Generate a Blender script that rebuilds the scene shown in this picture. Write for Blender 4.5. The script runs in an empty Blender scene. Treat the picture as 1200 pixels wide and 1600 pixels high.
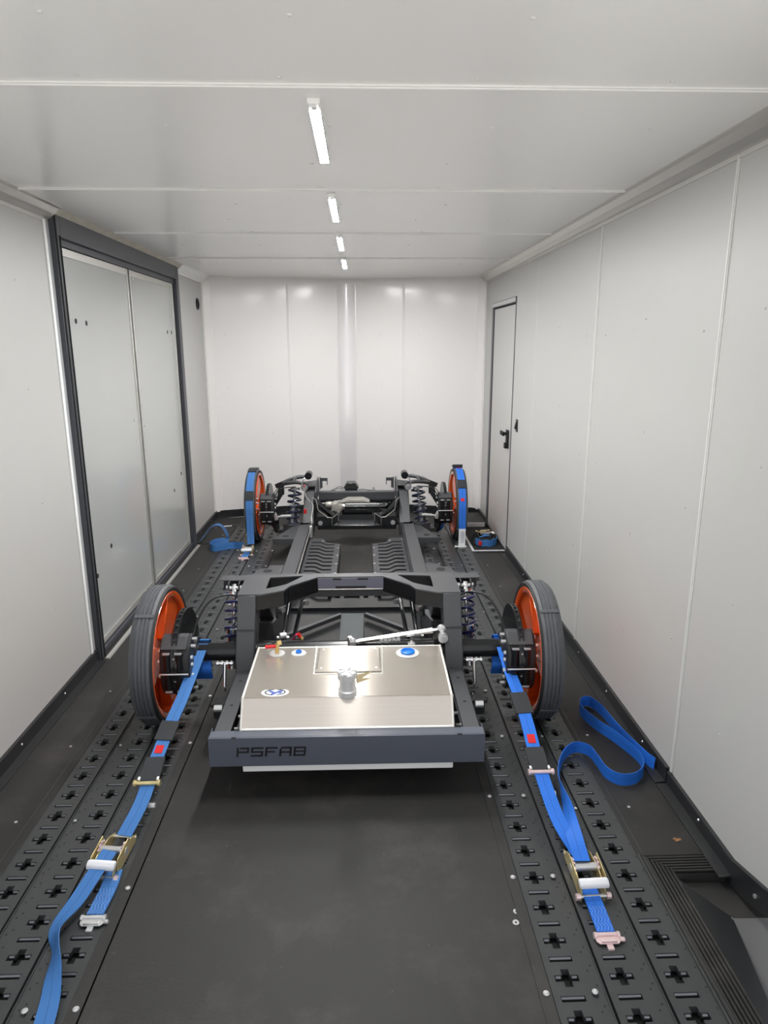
import bpy, bmesh, math, random
from mathutils import Vector, Matrix
random.seed(7)
D = bpy.data; SC = bpy.context.scene
COL = SC.collection
PI = math.pi
W = 1.157          # half width of the trailer interior
HC = 2.01          # ceiling height
# ------------------------------------------------------------------ camera
cam = D.cameras.new('camera'); camo = D.objects.new('camera', cam); COL.objects.link(camo)
_p, _y, _r = 0.2394, 0.0334, -0.0027
fw = Vector((math.sin(_y)*math.cos(_p), math.cos(_y)*math.cos(_p), -math.sin(_p)))
r0 = Vector((math.cos(_y), -math.sin(_y), 0)); u0 = r0.cross(fw)
rr = r0*math.cos(_r)+u0*math.sin(_r); uu = -r0*math.sin(_r)+u0*math.cos(_r)
camo.matrix_world = Matrix(((rr.x, uu.x, -fw.x, .1175), (rr.y, uu.y, -fw.y, 0), (rr.z, uu.z, -fw.z, 1.46), (0, 0, 0, 1)))
cam.sensor_fit = 'VERTICAL'; cam.sensor_height = 36; cam.lens = 36*1066.1/1600
cam.clip_start = .02; cam.clip_end = 300
SC.camera = camo
# ------------------------------------------------------------------ world and exposure
w = D.worlds.new('sky'); SC.world = w; w.use_nodes = True
bg = w.node_tree.nodes['Background']
bg.inputs[0].default_value = (.94, .96, 1.0, 1); bg.inputs[1].default_value = .62
SC.view_settings.view_transform = 'Standard'; SC.view_settings.look = 'None'
SC.view_settings.gamma = 1; SC.view_settings.use_curve_mapping = False
SC.view_settings.exposure = 0.70
sl = D.lights.new('sun', 'SUN'); sl.energy = 5.2; sl.angle = math.radians(.6); sl.color = (1, .96, .90)
so = D.objects.new('sun', sl); COL.objects.link(so); so.rotation_euler = (math.radians(-38), math.radians(14), 0)   # shines from beyond the front wall onto the yard behind
# sky portal filling the open rear end of the trailer (guides the sky light only)
pl = D.lights.new('rear_opening', 'AREA'); pl.shape = 'RECTANGLE'; pl.size = 2.3; pl.size_y = 2.0
pl.cycles.is_portal = True
po = D.objects.new('rear_opening', pl); COL.objects.link(po); po.location = (0, .93, 1.0); po.rotation_euler = (PI/2, 0, 0)

# ------------------------------------------------------------------ materials
def srgb(r, g, b):
    f = lambda c: (c/255/12.92) if c/255 <= .04045 else ((c/255+.055)/1.055)**2.4
    return (f(r), f(g), f(b), 1)
MATS = {}
def mat(name, col, rough=.5, metal=0, coat=0, coat_rough=.1, vary=.08, scale=8, bump=0, bscale=60, spec=.5, stretch=None, aniso=0, emit=None):
    m = D.materials.new(name); m.use_nodes = True; nt = m.node_tree; b = nt.nodes['Principled BSDF']
    tc = nt.nodes.new('ShaderNodeTexCoord')
    mp = nt.nodes.new('ShaderNodeMapping'); nt.links.new(tc.outputs['Object'], mp.inputs[0])
    if stretch: mp.inputs['Scale'].default_value = stretch
    n = nt.nodes.new('ShaderNodeTexNoise'); n.inputs['Scale'].default_value = scale; n.inputs['Detail'].default_value = 4
    nt.links.new(mp.outputs[0], n.inputs['Vector'])
    mx = nt.nodes.new('ShaderNodeMix'); mx.data_type = 'RGBA'
    c = list(col)
    mx.inputs['A'].default_value = [max(0, v*(1-vary)) for v in c[:3]]+[1]
    mx.inputs['B'].default_value = [min(1, v*(1+vary)) for v in c[:3]]+[1]
    nt.links.new(n.outputs['Fac'], mx.inputs['Factor']); nt.links.new(mx.outputs['Result'], b.inputs['Base Color'])
    b.inputs['Roughness'].default_value = rough; b.inputs['Metallic'].default_value = metal
    b.inputs['Coat Weight'].default_value = coat; b.inputs['Coat Roughness'].default_value = coat_rough
    b.inputs['Specular IOR Level'].default_value = spec
    if aniso:
        b.inputs['Anisotropic'].default_value = aniso
        tg = nt.nodes.new('ShaderNodeCombineXYZ'); tg.inputs[1].default_value = 1   # brushed across, sheen runs lengthwise
        nt.links.new(tg.outputs[0], b.inputs['Tangent'])
    if bump:
        n2 = nt.nodes.new('ShaderNodeTexNoise'); n2.inputs['Scale'].default_value = bscale
        nt.links.new(mp.outputs[0], n2.inputs['Vector'])
        bp = nt.nodes.new('ShaderNodeBump'); bp.inputs['Strength'].default_value = bump; bp.inputs['Distance'].default_value = .002
        nt.links.new(n2.outputs['Fac'], bp.inputs['Height']); nt.links.new(bp.outputs[0], b.inputs['Normal'])
    if emit:
        b.inputs['Emission Color'].default_value = emit[0]; b.inputs['Emission Strength'].default_value = emit[1]
    MATS[name] = m
    return m
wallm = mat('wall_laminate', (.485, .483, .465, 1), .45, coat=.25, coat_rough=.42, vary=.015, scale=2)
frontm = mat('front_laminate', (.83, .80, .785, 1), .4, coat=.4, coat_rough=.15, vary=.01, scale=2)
nosem = mat('nose_gloss', (.90, .88, .88, 1), .09, metal=.22, coat=1, coat_rough=.04, vary=.01, scale=2)
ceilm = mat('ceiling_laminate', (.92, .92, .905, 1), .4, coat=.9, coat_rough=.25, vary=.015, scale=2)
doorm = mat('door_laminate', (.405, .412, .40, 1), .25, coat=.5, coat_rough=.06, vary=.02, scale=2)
whitem = mat('white_trim', (.95, .95, .93, 1), .35, vary=.02)
alum = mat('aluminium', (.62, .61, .58, 1), .38, metal=.75, vary=.08, scale=6, stretch=(1, .2, 1))
darkframe = mat('door_frame_paint', srgb(66, 68, 74), .4, vary=.05)
rubber = mat('floor_rubber', srgb(35, 34, 33), .64, vary=.16, scale=5, bump=.25, bscale=120)
def scuffs(m, lightcol, amount=.5):
    nt = m.node_tree; b = nt.nodes['Principled BSDF']; old = b.inputs['Base Color'].links[0].from_socket
    tc = [n for n in nt.nodes if n.type == 'TEX_COORD'][0]
    last = old
    for sc, lo, hi, am in ((3.2, .50, .85, amount*.55), (38, .68, .74, amount*.7), (120, .73, .78, amount*1.2)):
        n = nt.nodes.new('ShaderNodeTexNoise'); n.inputs['Scale'].default_value = sc; n.inputs['Detail'].default_value = 5; n.inputs['Roughness'].default_value = .65
        nt.links.new(tc.outputs['Object'], n.inputs['Vector'])
        r = nt.nodes.new('ShaderNodeMapRange'); r.inputs[1].default_value = lo; r.inputs[2].default_value = hi; r.inputs[4].default_value = am
        nt.links.new(n.outputs['Fac'], r.inputs[0])
        mx = nt.nodes.new('ShaderNodeMix'); mx.data_type = 'RGBA'; mx.inputs['B'].default_value = lightcol
        nt.links.new(r.outputs[0], mx.inputs['Factor']); nt.links.new(last, mx.inputs['A']); last = mx.outputs['Result']
    nt.links.new(last, b.inputs['Base Color'])
scuffs(rubber, srgb(112, 107, 99), .5)
trackm = mat('track_black', srgb(50, 52, 53), .42, vary=.1, scale=20, spec=.55)
scuffs(trackm, srgb(95, 92, 86), .25)
lipm = mat('glint_lip', srgb(120, 123, 128), .4, metal=.5, vary=.1)  # lighter metal colour paints in the sky's glint on the slot edges
blackm = mat('black_plastic', srgb(32, 33, 35), .42, vary=.1)
pit = mat('pit_black', srgb(22, 22, 23), .8, vary=.1)
powder = mat('frame_powder', srgb(62, 63, 66), .46, vary=.05, bump=.08, bscale=400, spec=.6)
powderb = mat('bumper_powder', srgb(84, 89, 101), .42, vary=.05, bump=.08, bscale=400, spec=.6)
gloss = mat('gloss_black', srgb(26, 27, 29), .22, vary=.05)
tank = mat('brushed_tank', (.64, .585, .52, 1), .215, metal=.72, vary=.05, scale=60, stretch=(.03, 2, 2), aniso=1.0)
weld = mat('weld_bead', (.85, .83, .78, 1), .4, metal=.5, vary=.1, scale=90)
polish = mat('polished_metal', (.90, .90, .91, 1), .24, metal=1, vary=.03)
rivm = mat('rivet_grey', (.72, .72, .71, 1), .4, vary=.05)
seamm = mat('seam_moulding', (.72, .72, .70, 1), .35, vary=.03)
steel = mat('zinc_steel', (.70, .70, .70, 1), .35, metal=.8, vary=.1, scale=30)
gold = mat('yellow_zinc', (.72, .60, .30, 1), .35, metal=.7, vary=.25, scale=25)
pink = mat('pink_zinc', (.80, .62, .62, 1), .35, metal=.6, vary=.2, scale=25)
orange = mat('orange_paint', srgb(226, 88, 26), .25, coat=.8, coat_rough=.08, vary=.03)
tyrem = mat('tyre_rubber', srgb(82, 84, 88), .55, vary=.4, scale=34, stretch=(5, 1, 1), bump=.2, bscale=80)
tyreside = mat('tyre_side', srgb(30, 30, 31), .7, vary=.1)
spring = mat('navy_spring', srgb(22, 26, 80), .3, coat=.5, vary=.05)
springd = mat('slate_spring', srgb(40, 46, 66), .28, coat=.5, vary=.05)
shock = mat('shock_body', srgb(150, 153, 160), .3, metal=.7, vary=.05)
capm = mat('satin_billet', (.86, .86, .87, 1), .38, metal=.65, vary=.03)
red = mat('red_plastic', srgb(205, 30, 32), .4, vary=.05)
brass = mat('brass', (.80, .58, .25, 1), .3, metal=.9, vary=.1)
bluep = mat('blue_plastic', srgb(20, 120, 215), .35, vary=.05)
cardm = mat('card', srgb(205, 190, 150), .7, vary=.05)
magenta = mat('magenta_tag', srgb(215, 50, 120), .5, vary=.05)
paper = mat('white_label', srgb(225, 226, 230), .6, vary=.02)
ink = mat('ink_black', srgb(14, 14, 17), .6, vary=.02)
inkb = mat('ink_blue', srgb(60, 85, 165), .5, vary=.05)
copperline = mat('brake_line', (.75, .73, .70, 1), .3, metal=.9, vary=.05)
leafm = mat('dry_leaf', srgb(150, 112, 75), .8, vary=.2, scale=60)
concrete = mat('concrete', (.50, .49, .47, 1), .85, vary=.12, scale=1.5)
skin = mat('trailer_skin', srgb(225, 226, 228), .35, vary=.02)
sleevem = mat('sleeve_cloth', srgb(46, 48, 51), .85, vary=.12, scale=60)  # dark grey cloth of the strap sleeves
lampm = mat('lamp_glow', (1, 1, 1, 1), .4, vary=0, emit=((1, .998, .99, 1), 335))
def webbing(name, col):
    m = mat(name, col, .55, vary=.05, scale=10, spec=.4); nt = m.node_tree; b = nt.nodes['Principled BSDF']
    uv = nt.nodes.new('ShaderNodeUVMap'); uv.uv_map = 'UVMap'
    sp = nt.nodes.new('ShaderNodeSeparateXYZ'); nt.links.new(uv.outputs[0], sp.inputs[0])
    # thin darker centre stitch line + fine cross ribs
    s = nt.nodes.new('ShaderNodeMath'); s.operation = 'SUBTRACT'; s.inputs[1].default_value = .5; nt.links.new(sp.outputs[0], s.inputs[0])
    a = nt.nodes.new('ShaderNodeMath'); a.operation = 'ABSOLUTE'; nt.links.new(s.outputs[0], a.inputs[0])
    l = nt.nodes.new('ShaderNodeMath'); l.operation = 'LESS_THAN'; l.inputs[1].default_value = .022; nt.links.new(a.outputs[0], l.inputs[0])
    k = nt.nodes.new('ShaderNodeMath'); k.operation = 'MULTIPLY'; k.inputs[1].default_value = .55; nt.links.new(l.outputs[0], k.inputs[0])
    mx = nt.nodes.new('ShaderNodeMix'); mx.data_type = 'RGBA'; mx.inputs['B'].default_value = (col[0]*.3, col[1]*.3, col[2]*.35, 1)
    nt.links.new(b.inputs['Base Color'].links[0].from_socket, mx.inputs['A']); nt.links.new(k.outputs[0], mx.inputs['Factor'])
    nt.links.new(mx.outputs['Result'], b.inputs['Base Color'])
    wv = nt.nodes.new('ShaderNodeMath'); wv.operation = 'SINE'; mu = nt.nodes.new('ShaderNodeMath'); mu.operation = 'MULTIPLY'; mu.inputs[1].default_value = 2200
    nt.links.new(sp.outputs[1], mu.inputs[0]); nt.links.new(mu.outputs[0], wv.inputs[0])
    bp = nt.nodes.new('ShaderNodeBump'); bp.inputs['Strength'].default_value = .35; bp.inputs['Distance'].default_value = .001
    nt.links.new(wv.outputs[0], bp.inputs['Height']); nt.links.new(bp.outputs[0], b.inputs['Normal'])
    return m
blue = webbing('blue_webbing', srgb(38, 112, 214))
blue2 = webbing('faded_blue_webbing', srgb(62, 116, 180))

# ------------------------------------------------------------------ mesh builder
class MB:
    def __init__(s): s.v = []; s.f = []; s.uv = {}
    def add(s, vs, fs):
        o = len(s.v); s.v += [tuple(p) for p in vs]; s.f += [tuple(i+o for i in f) for f in fs]; return s
    def box(s, x0, x1, y0, y1, z0, z1):
        x0, x1 = sorted((x0, x1)); y0, y1 = sorted((y0, y1)); z0, z1 = sorted((z0, z1))
        return s.add([(x, y, z) for z in (z0, z1) for y in (y0, y1) for x in (x0, x1)],
                     [(0, 2, 3, 1), (4, 5, 7, 6), (0, 1, 5, 4), (2, 6, 7, 3), (0, 4, 6, 2), (1, 3, 7, 5)])
    def bar(s, p0, p1, w_, h, up=(0, 0, 1)):
        p0 = Vector(p0); p1 = Vector(p1); d = (p1-p0).normalized(); a = d.cross(Vector(up))
        if a.length < 1e-4: a = d.cross(Vector((1, 0, 0)))
        a.normalize(); b = a.cross(d)
        vs = [p+a*(i*w_/2)+b*(j*h/2) for p in (p0, p1) for i, j in ((-1, -1), (1, -1), (1, 1), (-1, 1))]
        return s.add(vs, [(0, 3, 2, 1), (4, 5, 6, 7), (0, 1, 5, 4), (1, 2, 6, 5), (2, 3, 7, 6), (3, 0, 4, 7)])
    def prism(s, poly, lo, hi, axis='z'):
        # poly in the plane across axis; z:(x,y)  x:(y,z)  y:(x,z)
        area = sum(poly[i][0]*poly[(i+1) % len(poly)][1]-poly[(i+1) % len(poly)][0]*poly[i][1] for i in range(len(poly)))
        if area < 0: poly = poly[::-1]
        def P(a, b, t): return (a, b, t) if axis == 'z' else ((t, a, b) if axis == 'x' else (a, t, b))
        n = len(poly); vs = [P(a, b, lo) for a, b in poly]+[P(a, b, hi) for a, b in poly]
        fs = [tuple(range(n))[::-1], tuple(range(n, 2*n))]+[(i, (i+1) % n, n+(i+1) % n, n+i) for i in range(n)]
        if axis == 'y': fs = [f[::-1] for f in fs]
        return s.add(vs, fs)
    def cyl(s, p0, p1, r0, r1=None, n=16, caps=True):
        r1 = r0 if r1 is None else r1
        p0 = Vector(p0); p1 = Vector(p1); d = (p1-p0).normalized()
        a = d.orthogonal().normalized(); b = d.cross(a)
        vs = []
        for p, r in ((p0, r0), (p1, r1)):
            for i in range(n):
                t = 2*PI*i/n; vs.append(p+a*(math.cos(t)*r)+b*(math.sin(t)*r))
        fs = [(i, (i+1) % n, n+(i+1) % n, n+i) for i in range(n)]
        if caps: fs += [tuple(range(n))[::-1], tuple(range(n, 2*n))]
        return s.add(vs, fs)
    def lathe(s, prof, c=(0, 0, 0), axis='z', n=32, closed=False):
        c = Vector(c); vs = []; m = len(prof)
        for i in range(n):
            t = 2*PI*i/n; cs, sn = math.cos(t), math.sin(t)
            for r, h in prof:
                q = {'z': (r*cs, r*sn, h), 'x': (h, r*cs, r*sn), 'y': (r*sn, h, r*cs)}[axis]
                vs.append(c+Vector(q))
        fs = []
        for i in range(n):
            j = (i+1) % n
            for k in range(m if closed else m-1):
                k2 = (k+1) % m
                fs.append((i*m+k, j*m+k, j*m+k2, i*m+k2))
        return s.add(vs, fs)
    def tube(s, pts, r, n=8, sub=6, smooth=True):
        P = [Vector(p) for p in pts]
        if smooth and len(P) > 2: P = catmull(P, sub)
        a = None; vs = []
        for i, p in enumerate(P):
            d = (P[min(i+1, len(P)-1)]-P[max(i-1, 0)])
            d = d.normalized() if d.length > 1e-9 else Vector((0, 0, 1))
            a = d.orthogonal().normalized() if a is None else (a-d*a.dot(d)).normalized()
            b = d.cross(a)
            rad = r if not callable(r) else r(i/(len(P)-1))
            for k in range(n):
                t = 2*PI*k/n; vs.append(p+a*math.cos(t)*rad+b*math.sin(t)*rad)
        m = len(P); fs = [(i*n+k, i*n+(k+1) % n, (i+1)*n+(k+1) % n, (i+1)*n+k) for i in range(m-1) for k in range(n)]
        fs += [tuple(range(n))[::-1], tuple(range((m-1)*n, m*n))]
        return s.add(vs, fs)
    def ribbon(s, pts, wid, th=.0025, sub=6):
        """pts: (point, width vector) ; a flat strap with UVs"""
        P = catmull([Vector(p) for p, _ in pts], sub); N = catmull([Vector(q) for _, q in pts], sub)
        vs = []; L = 0; ls = []
        for i, p in enumerate(P):
            if i: L += (p-P[i-1]).length
            ls.append(L)
            d = (P[min(i+1, len(P)-1)]-P[max(i-1, 0)]).normalized()
            a = N[i]-d*N[i].dot(d); a.normalize(); b = d.cross(a)
            vs += [p-a*wid/2-b*th/2, p+a*wid/2-b*th/2, p+a*wid/2+b*th/2, p-a*wid/2+b*th/2]
        o = len(s.f); fs = []; m = len(P)
        for i in range(m-1):
            for k in range(4):
                fs.append((i*4+k, i*4+(k+1) % 4, (i+1)*4+(k+1) % 4, (i+1)*4+k))
                u = {0: (0, 1), 1: (1, 1), 2: (1, 0), 3: (0, 0)}[k]
                s.uv[o+len(fs)-1] = [(u[0], ls[i]), (u[1], ls[i]), (u[1], ls[i+1]), (u[0], ls[i+1])]
        fs += [(3, 2, 1, 0), ((m-1)*4, (m-1)*4+1, (m-1)*4+2, (m-1)*4+3)]
        return s.add(vs, fs)
    def move(s, off):
        o = Vector(off); s.v = [tuple(Vector(p)+o) for p in s.v]; return s
    def xf(s, M): s.v = [tuple(M @ Vector(p)) for p in s.v]; return s
    def join(s, other): return s.add(other.v, other.f)
    def build(s, name, m, parent=None, bevel=0, smooth=True, off=None, angle=35, seg=2):
        me = D.meshes.new(name); me.from_pydata(s.v, [], s.f); me.materials.append(m)
        if s.uv:
            ul = me.uv_layers.new(name='UVMap')
            for fi, us in s.uv.items():
                for li, u in zip(me.polygons[fi].loop_indices, us): ul.data[li].uv = u
        if smooth:
            me.polygons.foreach_set('use_smooth', [True]*len(me.polygons)); me.set_sharp_from_angle(angle=math.radians(angle))
        me.update()
        o = D.objects.new(name, me); COL.objects.link(o)
        if parent: o.parent = parent
        if bevel:
            b = o.modifiers.new('bevel', 'BEVEL'); b.width = bevel; b.segments = seg; b.limit_method = 'ANGLE'; b.angle_limit = math.radians(40)
        if off: o.location = off
        return o
def catmull(P, sub):
    if len(P) < 3 or sub <= 1: return list(P)
    out = []
    for i in range(len(P)-1):
        p0 = P[i-1] if i else P[0]*2-P[1]; p1 = P[i]; p2 = P[i+1]; p3 = P[i+2] if i+2 < len(P) else P[-1]*2-P[-2]
        for k in range(sub):
            t = k/sub
            out.append(.5*((2*p1)+(p2-p0)*t+(2*p0-5*p1+4*p2-p3)*t*t+(-p0+3*p1-3*p2+p3)*t**3))
    out.append(P[-1]); return out
def empty(name, loc=(0, 0, 0), rz=0, parent=None):
    o = D.objects.new(name, None); COL.objects.link(o); o.location = loc; o.rotation_euler = (0, 0, rz); o.empty_display_size = .1
    if parent: o.parent = parent
    return o
def tag(o, label, cat, group=None):
    o['label'] = label; o['category'] = cat
    if group: o['group'] = group
    return o
def st(o): o['kind'] = 'structure'; return o
def stuff(o): o['kind'] = 'stuff'; return o
def rivets(pts, n, r=.006, h=.0025):
    """small domed rivets on a flat surface; n = outward normal"""
    b = MB(); n = Vector(n)
    for p in pts:
        p = Vector(p); b.cyl(p-n*.001, p+n*h, r, r*.6, n=8)
    return b

# ================================================================== STRUCTURE
# ---- outside ground
g = MB().box(-9, 9, -12, 12, -.72, -.60); st(g.build('ground', concrete, smooth=False))
# ---- floor
floor = st(MB().box(-W-.02, W+.0, 1.68, 6.35, -.06, -.024).box(-W-.02, .985, .95, 1.68, -.06, -.024).build('floor', pit, smooth=False))
MB().box(-.527, .545, .95, 6.22, -.024, -.001).build('rubber_mat', rubber, floor, bevel=.002)
MB().box(-W, -.918, .95, 5.84, -.024, -.001).build('rubber_mat', rubber, floor, bevel=.002)
MB().box(.918, W, 1.68, 5.84, -.024, -.001).build('rubber_mat', rubber, floor, bevel=.002)
MB().prism([(-.918, 5.45), (.918, 5.45), (.918, 5.90), (.545, 6.0), (-.512, 6.0), (-.918, 5.90)], -.024, -.0022).build('front_mat', rubber, floor)
# thin seam strips where the side mats meet (left, near the front)
MB().box(-W+.02, -.93, 5.02, 5.028, -.001, .0006).build('mat_seam', pit, floor)
# ---- tie-down tracks: three perforated strips a side, real cut-outs
PIT = .1048; Y0 = 1.2434-PIT*3
def track(xc, side, y_end):
    b = MB(); n = int((y_end-Y0)/PIT)
    X = [-.044, -.0285, -.0095, .0095, .0285, .044]
    Yl = [-.018, -.0085, .0065, .029, .0435, .0605, .076, PIT-.018]
    def hole(i, j):
        if j == 1: return 1 <= i <= 3
        if j == 4: return 1 <= i <= 3
        if j in (3, 5): return i == 2
        return False
    for k in range(n):
        y = Y0+k*PIT
        for i in range(5):
            for j in range(7):
                x0, x1, ya, yb = xc+X[i], xc+X[i+1], y+Yl[j], y+Yl[j+1]
                if not hole(i, j):
                    b.add([(x0, ya, 0), (x1, ya, 0), (x1, yb, 0), (x0, yb, 0)], [(0, 1, 2, 3)])
                else:
                    dz = -.013
                    if not hole(i-1, j): b.add([(x0, ya, 0), (x0, yb, 0), (x0, yb, dz), (x0, ya, dz)], [(0, 1, 2, 3)])
                    if not hole(i+1, j): b.add([(x1, ya, 0), (x1, ya, dz), (x1, yb, dz), (x1, yb, 0)], [(0, 1, 2, 3)])
                    if not hole(i, j-1): b.add([(x0, ya, 0), (x0, ya, dz), (x1, ya, dz), (x1, ya, 0)], [(0, 1, 2, 3)])
                    if not hole(i, j+1): b.add([(x0, yb, 0), (x1, yb, 0), (x1, yb-.004, dz), (x0, yb-.004, dz)], [(0, 1, 2, 3)])
    ya, yb = Y0-.018, Y0+n*PIT-.018
    for x in (xc-.044, xc+.044):
        b.add([(x, ya, 0), (x, yb, 0), (x, yb, -.024), (x, ya, -.024)], [(0, 1, 2, 3)])
    lp = MB()
    for k in range(n):
        y = Y0+k*PIT+.0065
        lp.cyl((xc-.0265, y-.002, -.0045), (xc+.0265, y-.002, -.0045), .0034, n=6)
    # folded tabs left standing in the side arms of each cross
    for k in range(n):
        y = Y0+k*PIT+.0605
        for s_ in (-1, 1):
            lp.cyl((xc+s_*.0135, y-.003, -.0045), (xc+s_*.0255, y-.003, -.0045), .0032, n=6)
    # flat flange beside the slots, with two raised edge beads
    f0, f1 = (xc+.044, xc+.079) if side > 0 else (xc-.079, xc-.044)
    b.add([(f0, ya, -.003), (f1, ya, -.003), (f1, yb, -.003), (f0, yb, -.003)], [(0, 1, 2, 3)])
    fe = f1 if side > 0 else f0
    b.box(fe-.0015, fe+.0015, ya, yb, -.024, .0)
    b.box(xc-side*.044-.0015, xc-side*.044+.0015, ya, yb, -.024, .0015)
    o = b.build('tie_down_track', trackm, floor, smooth=False)
    stuff(lp.build('slot_lips', lipm, o))
    # small punched holes along the flange
    d = MB()
    for k in range(n*2):
        y = Y0+k*PIT/2+.02
        for q in (.35, .65):
            x = f0+(f1-f0)*q; d.cyl((x, y+(q > .5)*.014, -.0032), (x, y+(q > .5)*.014, -.0026), .0028, n=6)
    stuff(d.build('flange_holes', ink, o, smooth=False))
    return o
for x in (.592, .724, .856): track(x, 1, 5.55)
for x in (-.605, -.737, -.868): track(x, -1, 5.55)
# edge strips and screws
for s_, x in ((1, .527), (-1, -.541)):
    MB().box(x-s_*.012, x+s_*.018, .95, 5.5, -.001, .0015).build('edge_strip', rubber, floor)
for x in (.532, .646, -.541, -.655):
    for k in range(12):
        y = 1.256+k*.3555
        if x < 0 and k in (2,): continue
        MB().cyl((x, y, .001), (x, y, .004), .0075, n=8).lathe([(.0065, .004), (.004, .0065), (0, .007)], (x, y, 0), n=8).build('screw', steel, floor)
for x in (-.985, .975, -.80, .80):
    for k in range(9):
        MB().cyl((x+.01*math.sin(k*3.1), 1.9+k*.42, -.002), (x+.01*math.sin(k*3.1), 1.9+k*.42, .0015), .005, n=8).build('screw', steel, floor)
# ribbed rubber edging round the corner cut-out, lower right
for k in range(7):
    x = .925+k*.0105
    MB().prism([(x, -.02), (x+.0095, -.02), (x+.0078, .001), (x+.0017, .001)], .95, 1.688-.0095*k, 'y').build('rubber_rib', rubber, floor)
for k in range(7):
    y = 1.690-k*.0105
    MB().prism([(y-.0095, -.02), (y, -.02), (y-.0017, .001), (y-.0078, .001)], .93+.0105*k, 1.15, 'x').build('rubber_rib', rubber, floor)
MB().box(.918, .924, .95, 1.69, -.024, .002).build('edge_strip', trackm, floor)
# stepped corner pocket outside the cut-out
pk = MB()
pk.add([(1.0, 1.612, -.001), (1.16, 1.612, -.001), (1.16, 1.612, -.03), (1.0, 1.612, -.03)], [(0, 3, 2, 1)])
pocket = st(pk.build('trim_1', rubber, smooth=False))
MB().prism([(1.005, 1.612), (1.50, 1.612), (1.50, 1.470), (1.10, 1.485)], -.04, -.03).build('corner_plate', rubber, pocket)
ramp = MB(); ramp.add([(1.095, 1.488, -.031), (1.50, 1.472, -.031), (1.60, .95, -.20), (1.02, .95, -.20)], [(0, 3, 2, 1)])
ramp.build('lower_panel', mat('step_paint', srgb(98, 98, 98), .5, vary=.05), pocket, smooth=False)
MB().box(1.158, 1.50, 1.612, 1.63, -.3, .30).build('outer_riser', blackm, pocket)
sk = MB(); sk.add([(.988, .95, -.004), (.988, 1.612, -.004), (1.10, 1.485, -.034), (1.10, .95, -.26)], [(0, 1, 2, 3)])
sk.build('side_skirt', blackm, pocket, smooth=False)

# ---- walls
TH = .04
def wallpanels(name, x, segs, z0, z1, m, inward):
    """one wall with its panels as parts, separated by 4 mm joints"""
    root = st(MB().box(x+inward*-TH, x+inward*-.012, segs[0][0], segs[-1][1], z0-.55 if False else z0, z1+.04).build(name, skin, smooth=False))
    for a, b_ in segs:
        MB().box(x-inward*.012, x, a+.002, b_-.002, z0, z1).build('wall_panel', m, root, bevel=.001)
    return root
wr = wallpanels('wall_right', W, [(2.0, 3.07), (3.07, 4.13)], 0, HC, wallm, -1)
# short returned part of the right wall that flares out towards the rear doors
MB().prism([(1.998, 0), (1.6, 0), (1.43, .03), (.95, .20), (.95, HC), (1.998, HC)], W, W+.012, 'x').build('wall_panel', wallm, wr, bevel=.001)
MB().prism([(2.0, 0), (1.6, 0), (1.43, .03), (.95, .20), (.95, HC+.04), (2.0, HC+.04)], W+.012, W+TH, 'x').build('wall_backing', skin, wr)
# panel with the narrow door: built round the opening (Y 4.70-5.48, z 0-1.76)
MB().box(W+.012, W+TH, 4.13, 5.9, 1.80, HC+.04).box(W+.012, W+TH, 4.13, 4.68, 0, 1.8).box(W+.012, W+TH, 5.5, 5.9, 0, 1.8).build('wall_backing', skin, wr)
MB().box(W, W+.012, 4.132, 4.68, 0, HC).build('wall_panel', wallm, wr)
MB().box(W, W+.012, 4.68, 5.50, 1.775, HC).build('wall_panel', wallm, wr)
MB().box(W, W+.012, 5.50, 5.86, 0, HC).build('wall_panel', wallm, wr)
for y in (2.0, 3.07, 4.13):
    m_ = MB().box(W-.003, W, y-.007, y+.007, .055, 1.955).box(W-.006, W-.003, y-.0028, y+.0028, .055, 1.955) if y < 4 else MB().box(W-.001, W, y-.003, y+.003, .055, 1.955)
    m_.build('seam_trim', seamm, wr, bevel=.0008)
pts = []
for y in (1.75, 2.5, 3.6):
    for z in (.35, .75, 1.15, 1.55): pts.append((W, y+.04*math.sin(z*9), z))
for y in (2.1, 2.95, 3.2): pts += [(W, y, z) for z in (.5, .95, 1.5)]
stuff(rivets(pts, (-1, 0, 0), .0048).build('rivets', wallm, wr))
wl = st(MB().box(-W-TH, -W-.012, .95, 3.04, 0, HC+.04).box(-W-TH, -W-.012, 5.02, 5.9, 0, HC+.04).box(-W-TH, -W-.012, 3.04, 5.02, 2.0, HC+.04).build('wall_left', skin, smooth=False))
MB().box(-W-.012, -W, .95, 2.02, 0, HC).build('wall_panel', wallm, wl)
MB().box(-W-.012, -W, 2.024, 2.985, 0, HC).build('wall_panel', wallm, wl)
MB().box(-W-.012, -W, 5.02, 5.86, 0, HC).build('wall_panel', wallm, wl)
MB().box(-W, -W+.006, 2.99, 3.008, .05, 1.96).build('seam_trim', whitem, wl, bevel=.002)
MB().box(-W-.012, -W+.001, 2.985, 3.045, 0, 1.97).build('corner_strip', mat('pale_strip', srgb(176, 178, 180), .35, vary=.03), wl)
stuff(rivets([(-W, y, z) for y in (2.2, 2.7, 5.2, 5.6) for z in (.4, .85, 1.3, 1.7)], (1, 0, 0), .0045).build('rivets', wallm, wl))

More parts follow.
